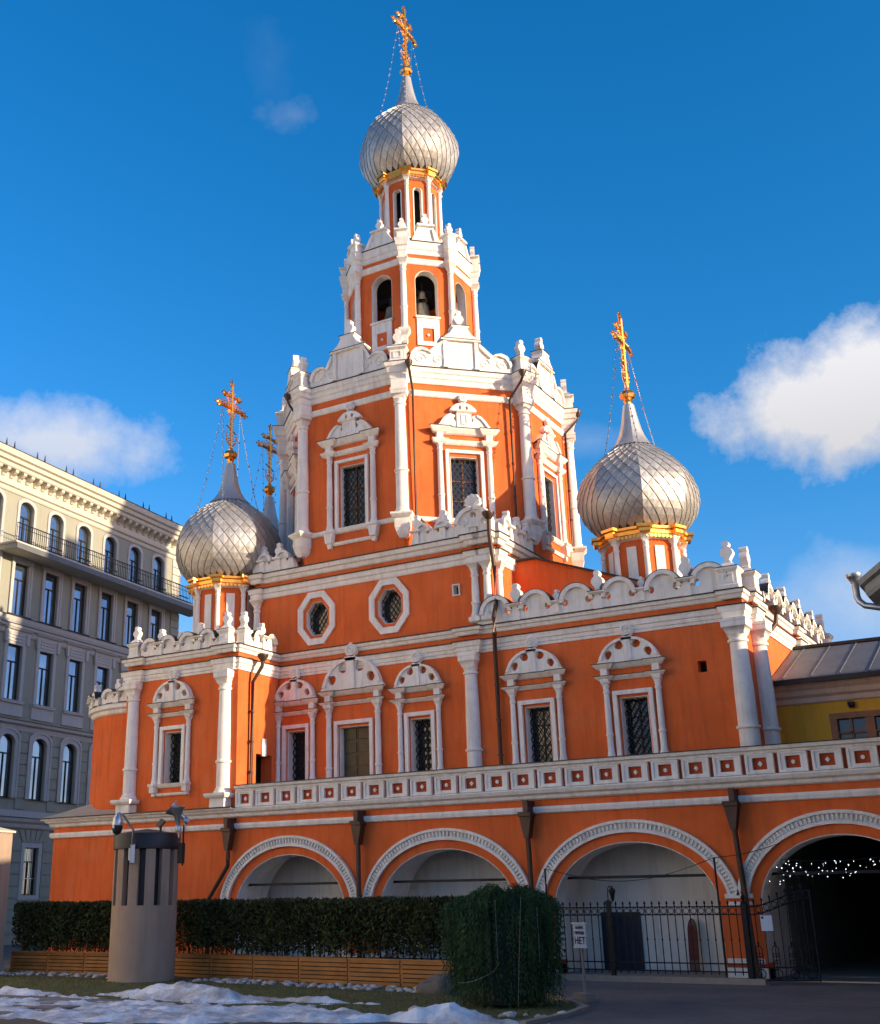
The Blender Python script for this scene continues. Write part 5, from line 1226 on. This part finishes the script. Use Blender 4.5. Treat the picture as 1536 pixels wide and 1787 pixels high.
# pebble bed along the planters
pbm = []
for k in range(6):
    bm = bmesh.new(); bmesh.ops.create_icosphere(bm, subdivisions=1, radius=1)
    for v_ in bm.verts: v_.co *= 1+random.uniform(-.22, .18)
    me = bpy.data.meshes.new('pebble'); bm.to_mesh(me); bm.free(); me.polygons.foreach_set('use_smooth', [True]*len(me.polygons)); me.materials.append(STONE); pbm.append(me)
pb_ = sheet('pebble_bed', [(-25.5, 21.75), (-20.2, 21.75), (-18, 21.6), (-11.2, 20.55), (-11.0, 21.7), (-17.9, 22.75), (-25.5, 22.9)], .008, DIRT)
for k in range(296):
    if k < 116: x = random.uniform(-25.4, -20.3); y = random.uniform(21.9, 22.9)
    else: x = random.uniform(-18.0, -11.1); y = 21.62+(x+18)*-.157+random.uniform(.08, 1.02)
    s = random.uniform(.035, .085)
    put('pebble', random.choice(pbm), pb_, TR((x, y, .01+s*.22), random.uniform(0, 360)) @ Matrix.Diagonal((s*1.3, s, s*.55, 1)))
for k in range(26):   # loose stones round the foot of the weeping tree
    a = random.uniform(3.6, 5.9); r = random.uniform(1.05, 1.45); s = random.uniform(.05, .11)
    put('pebble', random.choice(pbm), pb_, TR((-8.75+r*math.cos(a), 18.2+r*1.05*math.sin(a), .01+s*.25), random.uniform(0, 360)) @ Matrix.Diagonal((s*1.3, s, s*.6, 1)))
# boulder
bq = pZ(764, 1737); bm = bmesh.new(); bmesh.ops.create_icosphere(bm, subdivisions=4, radius=1)
for v_ in bm.verts:
    d = v_.co.normalized(); v_.co *= 1+.28*mn.fractal(d*1.3+Vector((4, 2, 1)), 1, 2, 3)+.05*mn.fractal(d*6, 1, 2, 2); v_.co.x *= .52; v_.co.y *= .36; v_.co.z = max(v_.co.z*.36, -.02)
me = bpy.data.meshes.new('boulder'); bm.to_mesh(me); bm.free(); me.polygons.foreach_set('use_smooth', [True]*len(me.polygons)); me.materials.append(BOULD)
tag(put('boulder', me, None, TR((bq.x, bq.y+.25, 0), -10)), 'low grey boulder beside the weeping tree', 'boulder')
# kerb round the lawn
kp = lawn_pts[4:10]; kb = thing('kerb', 'low granite kerb', 'kerb', (kp[0][0], kp[0][1], 0)); del kb['category'], kb['label']; kb['kind'] = 'structure'
for a, b in zip(kp[:-1], kp[1:]):
    a, b = Vector(a), Vector(b); d = b-a; nseg = max(1, round(d.length/.8)); an = math.degrees(math.atan2(d.y, d.x))
    for k in range(nseg):
        p = a+d*k/nseg; l_ = d.length/nseg; part('kerb_stone', MB().box(.008, l_-.008, -.10, .0, -.02, .055), KERB, kb, TR((p.x, p.y, 0), an))

# ---- weeping conifer
tq = pZ(882, 1764); tb = Vector((tq.x, tq.y, 0))+Vector((tq.x, tq.y, 0)).normalized()*.88
WT = thing('weeping_conifer', 'broad dark green weeping conifer with branches hanging to the ground', 'tree', tb)
TM = TR(tb)
part('trunk', MB().tube([(0, 0, -.03), (.04, .02, .7), (-.02, 0, 1.3), (.03, .02, 1.66)], [.10, .085, .06, .03], 8), TWIG, WT, TM)
rng = np.random.default_rng(11); lim = MB(); V = []; 
def trunk_r(phi): return .86+.07*math.sin(2*phi+.4)+.05*math.sin(3*phi+1.1)+.04*math.sin(7*phi)+.03*math.sin(13*phi+2)
for i in range(1900):
    phi = rng.uniform(0, 2*math.pi); q_ = rng.uniform(.25, 1.0)**.5; R = trunk_r(phi)*q_*rng.uniform(.93, 1.07); zt = 1.84-.07*abs(rng.normal())-.30*max(0, q_-.45)+.06*math.sin(3*phi)+.05*math.sin(5*phi+1)
    zend = rng.uniform(.02, .9) if q_ > .8 else rng.uniform(.8, 1.5)
    pts = []; r0 = R*rng.uniform(.25, .75)
    for t in np.linspace(0, 1, 7): a = t*math.pi/2; pts.append((r0+(R-r0)*math.sin(a), zt-.22*(1-math.cos(a))))
    z = pts[-1][1]; r = R
    while z > zend: z -= .09; r += rng.normal(0, .012)-.004; pts.append((r, z))
    ph = phi
    for j, (r, z) in enumerate(pts):
        ph += rng.normal(0, .012)
        c = np.array([r*math.cos(ph), r*math.sin(ph), z])
        for s in range(2):
            d = np.array([math.cos(ph)*.35, math.sin(ph)*.35, -1.0 if j > 5 else -.35])+rng.normal(0, .38, 3); d /= np.linalg.norm(d)
            b = np.cross(d, rng.normal(size=3)); b /= np.linalg.norm(b); L3 = rng.uniform(.05, .10); w3 = rng.uniform(.006, .011)
            V.append((c-b*w3, c+b*w3, c+d*L3))
    if i % 12 == 0: lim.tube([(r*math.cos(phi), r*math.sin(phi), z) for r, z in pts], .007, 3)
V = np.array(V); me = bpy.data.meshes.new('crown'); me.from_pydata(V.reshape(-1, 3).tolist(), [], np.arange(len(V)*3).reshape(-1, 3).tolist()); me.materials.append(NEEDLE)
o = put('crown', me, WT, TM); o['kind'] = 'stuff'
part('branches', lim, TWIG, WT, TM)
cr = MB(); 
for j in range(9):
    pass
inner = MB().lathe(0, 0, [(.62, .06), (.70, .5), (.70, 1.2), (.6, 1.5), (.3, 1.62)], 14); part('inner_shade', inner, mat('shaded_inner_twigs', (.012, .02, .009), .95, var=.4, bump=.5, bscale=20), WT, TM, 60)  # near-black core: shade inside the crown put into the twig colour
LS = thing('light_string', 'thin pale light string looped over the weeping conifer', 'light string', tb)
def rim(phi, z): r = trunk_r(phi)+.06; return (r*math.cos(phi), r*math.sin(phi), z)
va = math.atan2(-tb.y, -tb.x)
wires = [[rim(va-.1, 1.62-.12*k) for k in range(9)]+[rim(va-.1-.09*k, .62-.06*k+.004*k*k) for k in range(1, 9)], [rim(va+.42-.01*k, 1.66-.1*k) for k in range(17)], [rim(va+.75, 1.5-.1*k) for k in range(9)]]
CABLE = mat('pale_cable', (.24, .27, .22), .5, var=.1, bump=0)
for w_ in wires:
    mb = MB().tube(w_, .0028, 4)
    for p in w_[::1]: mb.lathe(p[0], p[1], [(.001, p[2]-.012), (.008, p[2]), (.001, p[2]+.012)], 5)
    part('strand', mb, CABLE, LS, TM)

# ================================================================== fence, gate, sign, lights
FY = 25.35
fk = thing('fence_kerb', None, None, (-10, FY, 0)); fk['kind'] = 'structure'
for k in range(10):
    x0 = -27.5+2.1*k; part('kerb_stone', MB().box(x0, x0+2.09, FY-.14, FY+.14, -.02, .11), KERB, fk)
pw = sheet('gallery_pavement', [(-27.5, FY+.14), (-6.9, FY+.14), (-6.9, 29), (-27.5, 29)], .02, PAVE)
FN = thing('iron_fence', 'black wrought iron fence with spear tips and a band of rings', 'fence', (-12, FY, .1))
def barm(z1):
    mb = MB().box(-.009, .009, -.009, .009, .16, z1-.10); mb.lathe(0, 0, [(.009, z1-.14), (.022, z1-.12), (.009, z1-.10), (.026, z1-.06), (.001, z1+.0)], 6); mb.lathe(0, 0, [(.009, .78), (.02, .82), (.009, .86)], 6); return mb
BAR = barm(1.58).mesh('bar', IRON); RING = MB().tube([(.058*math.cos(rad(30*i)), 0, 1.37+.058*math.sin(rad(30*i))) for i in range(12)], .008, 5, True).mesh('ring', IRON)
posts = [-27.3, -22.6, -17.4, -13.3, pY(1067, 1640, FY).x]
gpx = pY(1306, 1650, FY).x
SP = .158
allp = posts+[gpx]
for a, b in zip(allp[:-1], allp[1:]):
    part('rail', MB().box(a, b, FY-.014, FY+.014, 1.435, 1.46).box(a, b, FY-.014, FY+.014, 1.285, 1.31).box(a, b, FY-.014, FY+.014, .36, .385).box(a, b, FY-.014, FY+.014, .21, .235), IRON, FN)
    nb = int((b-a-.16)/SP)
    for k in range(nb+1):
        x = (a+b)/2+(k-nb/2)*SP; put('bar', BAR, FN, TR((x, FY, 0)))
        if k < nb: put('ring', RING, FN, TR((x+SP/2, FY, 0)))
for i, x in enumerate(posts): part('post', MB().box(x-.045, x+.045, FY-.045, FY+.045, .1, 1.52).sq(x, FY, [(.06, 1.52), (.06, 1.56), (.02, 1.6)]), IRON, FN)
part('gate_post', MB().box(gpx-.055, gpx+.055, FY-.055, FY+.055, .0, 1.50).lathe(gpx, FY, [(.055, 1.5), (.065, 1.53), (.02, 1.56), (.05, 1.62), (.001, 1.72)], 8), IRON, FN)
# gate leaf with rising top
GT = thing('iron_gate', 'black wrought iron gate leaf with rising top and lyre ornaments', 'gate', (gpx+.06, FY, 0))
gw = 1.22
def gtop(u): return 1.44+.30*(1-math.cos(math.pi*min(1, u/gw)))/2
ga = 14
GM = TR((gpx+.07, FY-.02, 0), ga)
for dz in (0, -.15):
    part('top_rail', MB().tube([(u, 0, gtop(u)+dz) for u in np.linspace(0, gw, 16)], .016, 6), IRON, GT, GM)
part('bottom_rail', MB().box(0, gw, -.014, .014, .30, .325).box(0, gw, -.014, .014, .07, .095), IRON, GT, GM)
part('stile', MB().box(-.0, .03, -.015, .015, .06, 1.46), IRON, GT, GM); part('stile', MB().box(gw-.03, gw, -.015, .015, .06, 1.74), IRON, GT, GM)
for k in range(7):
    u = .13+.155*k; z1 = gtop(u)+.13
    part('bar', MB().box(u-.009, u+.009, -.009, .009, .09, z1-.08).lathe(u, 0, [(.009, z1-.10), (.022, z1-.08), (.009, z1-.07), (.026, z1-.04), (.001, z1+.02)], 6), IRON, GT, GM)
    part('ring', MB().tube([(u+.078+.055*math.cos(rad(30*i)), 0, gtop(u+.078)-.075+.055*math.sin(rad(30*i))) for i in range(12)], .008, 5, True), IRON, GT, GM)
    if k % 2 == 0:
        mb = MB()
        for s in (-1, 1):
            mb.tube([(u+s*.06, 0, .30), (u+s*.062, 0, .62)]+[(u+s*.062*math.cos(rad(t)), 0, .62+.09*math.sin(rad(t))) for t in range(15, 91, 15)], .010, 5)
            for zc in (.42, .54): mb.tube([(u+s*.028+.026*math.cos(rad(40*i)), 0, zc+.03*math.sin(rad(40*i))) for i in range(9)], .007, 4, True)
        mb.tube([(u+.085*math.cos(rad(30*i)), 0, .20+.085*math.sin(rad(30*i))) for i in range(12)], .011, 5, True)
        mb.lathe(u, 0, [(.008, .70), (.022, .75), (.001, .84)], 6)
        part('lyre_ornament', mb, IRON, GT, GM)
npx = pY(1338, 1611, FY-.1)
NP = thing('paper_notice', 'white paper notice hung on the iron gate', 'notice', (npx.x, npx.y, npx.z-.14))
part('sheet', MB().box(-.11, .11, -.035, -.028, -.145, .145), SIGNW, NP, TR(npx, ga)); part('backing', MB().box(-.118, .118, -.027, -.015, -.155, .155), CAPM, NP, TR(npx, ga)); part('stamp', MB().box(-.09, -.05, -.038, -.036, .08, .125), SIGNT, NP, TR(npx, ga))
# lantern on the fence post
lx = posts[-1]
LT = thing('lantern', 'small black lantern hanging from a curled bracket above the fence post', 'lantern', (lx, FY, 1.55))
part('bracket', MB().tube([(lx, FY, 1.55), (lx, FY, 1.72), (lx+.02, FY-.02, 1.84), (lx+.07, FY-.04, 1.88), (lx+.12, FY-.05, 1.84)], .012, 6), IRON, LT)
part('lamp_glass', MB().lathe(lx+.12, FY-.05, [(.035, 1.62), (.065, 1.76)], 6), GLASS, LT)
part('lamp_cap', MB().lathe(lx+.12, FY-.05, [(.085, 1.76), (.07, 1.80), (.02, 1.85), (.008, 1.89)], 6), IRON, LT); part('lamp_base', MB().lathe(lx+.12, FY-.05, [(.008, 1.56), (.03, 1.60), (.04, 1.62)], 6), IRON, LT)
# thin poles carrying a wire before the arch
wp_ = []
for (u, v, z0) in ((951, 1516, 0.0), (1246, 1497, 0.0)):
    p = pY(u, v, FY+.35); wp_.append(p)
    q_ = thing('wire_pole', 'thin dark pole %s the third arch carrying a slack wire' % ('at the left of' if u < 1000 else 'at the right of'), 'pole', (p.x, p.y, 0)); part('rod', MB().tube([(p.x, p.y, 0), (p.x, p.y, p.z)], .022, 6), IRON, q_); part('hook', MB().tube([(p.x, p.y, p.z-.03), (p.x, p.y-.06, p.z)], .012, 5), IRON, q_)
WR = MB().tube([wp_[0].lerp(wp_[1], t)-Vector((0, 0, .36*math.sin(math.pi*t))) for t in np.linspace(0, 1, 20)], .007, 4)
p3_ = pY(1362, 1471, FY+.6); WR.tube([wp_[1].lerp(p3_, t)-Vector((0, 0, .05*math.sin(math.pi*t))) for t in np.linspace(0, 1, 8)], .007, 4)
tag(part('overhead_wire', WR, IRON, None), 'thin slack wire strung across the third and fourth arches', 'wire')
# icon board leaning in the gallery
IC = thing('icon_board', 'tall arched painted board leaning on the white gallery wall', 'icon', (icx, WY-.3, 0))
IM = TR((icx, WY-.34, .02)) @ Matrix.Rotation(rad(-6), 4, 'X')
zt_ = p0.z; arch_ = [(-icw, 0), (icw, 0), (icw, zt_-.3)]+arcp(0, zt_-.3, icw, .3, 0, 180, 12)[1:-1]+[(-icw, zt_-.3)]
part('board', MB().slab(arch_, None, 0, .03), ICONM, IC, IM); part('frame', MB().slab(arch_, [[(x*.84, .04+z*.95) for x, z in arch_]], -.02, 0), REDF, IC, IM)
part('figure', MB().slab([(-.08, .25), (.08, .25), (.11, .7), (.07, .95), (.03, 1.0), (-.03, 1.0), (-.07, .95), (-.11, .7)], None, -.008, 0), REDF, IC, IM)
# "no passage to the left" sign
sg = pZ(1021, 1748); SG = thing('notice_sign', 'white warning sign on a thin post set in a concrete block', 'sign', sg)
SM_ = TR(sg, -24)
part('post', MB().box(-.02, .02, .005, .035, .05, 1.22), mat('grey_post_paint', (.30, .29, .27), .6, var=.15), SG, SM_)
part('base_block', MB().box(-.22, .20, -.14, .16, .0, .06).box(-.17, .14, -.10, .12, .06, .13), KERB, SG, SM_)
bd = part('board', MB().box(-.145, .145, -.012, .0, .85, 1.24), SIGNW, SG, SM_)
part('board_edge', MB().box(-.17, .17, -.03, .0, 1.225, 1.25), SIGNW, SG, SM_); part('board_edge', MB().box(-.16, .16, -.03, .0, .84, .865), SIGNW, SG, SM_)
def text(s, x, z, size, parent, M, y, width=None):
    cu = bpy.data.curves.new('lettering', 'FONT'); cu.body = s; cu.size = size; cu.align_x = 'CENTER'; cu.extrude = .0015; cu.offset = .0025
    to = bpy.data.objects.new('lettering', cu); COL.objects.link(to); bpy.context.view_layer.update()
    me = bpy.data.meshes.new_from_object(to.evaluated_get(bpy.context.evaluated_depsgraph_get())); bpy.data.objects.remove(to)
    me.materials.clear(); me.materials.append(SIGNT)
    if width:
        xs_ = [v.co.x for v in me.vertices]; k = width/(max(xs_)-min(xs_)); 
        for v in me.vertices: v.co.x *= k
    return put('lettering', me, parent, M @ Matrix.Translation((x, y, z)) @ Matrix.Rotation(math.pi/2, 4, 'X'))
text('НАЛЕВО', 0, 1.145, .062, bd, SM_, -.015, .19); text('ПРОХОДА', 0, 1.06, .062, bd, SM_, -.015, .225); text('НЕТ', 0, .905, .155, bd, SM_, -.015, .25)
# fairy lights in the passage arch
FLG = thing('fairy_lights', 'icicle garland of tiny white fairy lights across the dark passage arch', 'fairy lights', (-5.1, G+.2, 1.9))
bulb = MB().lathe(0, 0, [(.001, -.013), (.013, 0), (.001, .013)], 6).mesh('bulb', LEDM)
x = -6.75
while x < -3.45:
    ztop_ = 2.42-.10*math.sin((x+6.8)*1.1); dl = random.uniform(.15, .55); part('strand', MB().tube([(x, G+.2, ztop_), (x+random.uniform(-.03, .03), G+.2, ztop_-dl)], .003, 3), IRON, FLG)
    for k in range(random.randint(1, 4)): put('bulb', bulb, FLG, TR((x+random.uniform(-.02, .02), G+.19, ztop_-dl*random.random()), 0, random.uniform(.28, .62)))
    x += random.uniform(.06, .13)
part('cable', MB().tube([(x, G+.2, 2.42-.10*math.sin((x+6.8)*1.1)) for x in np.linspace(-6.8, -3.4, 18)], .006, 4), IRON, FLG)
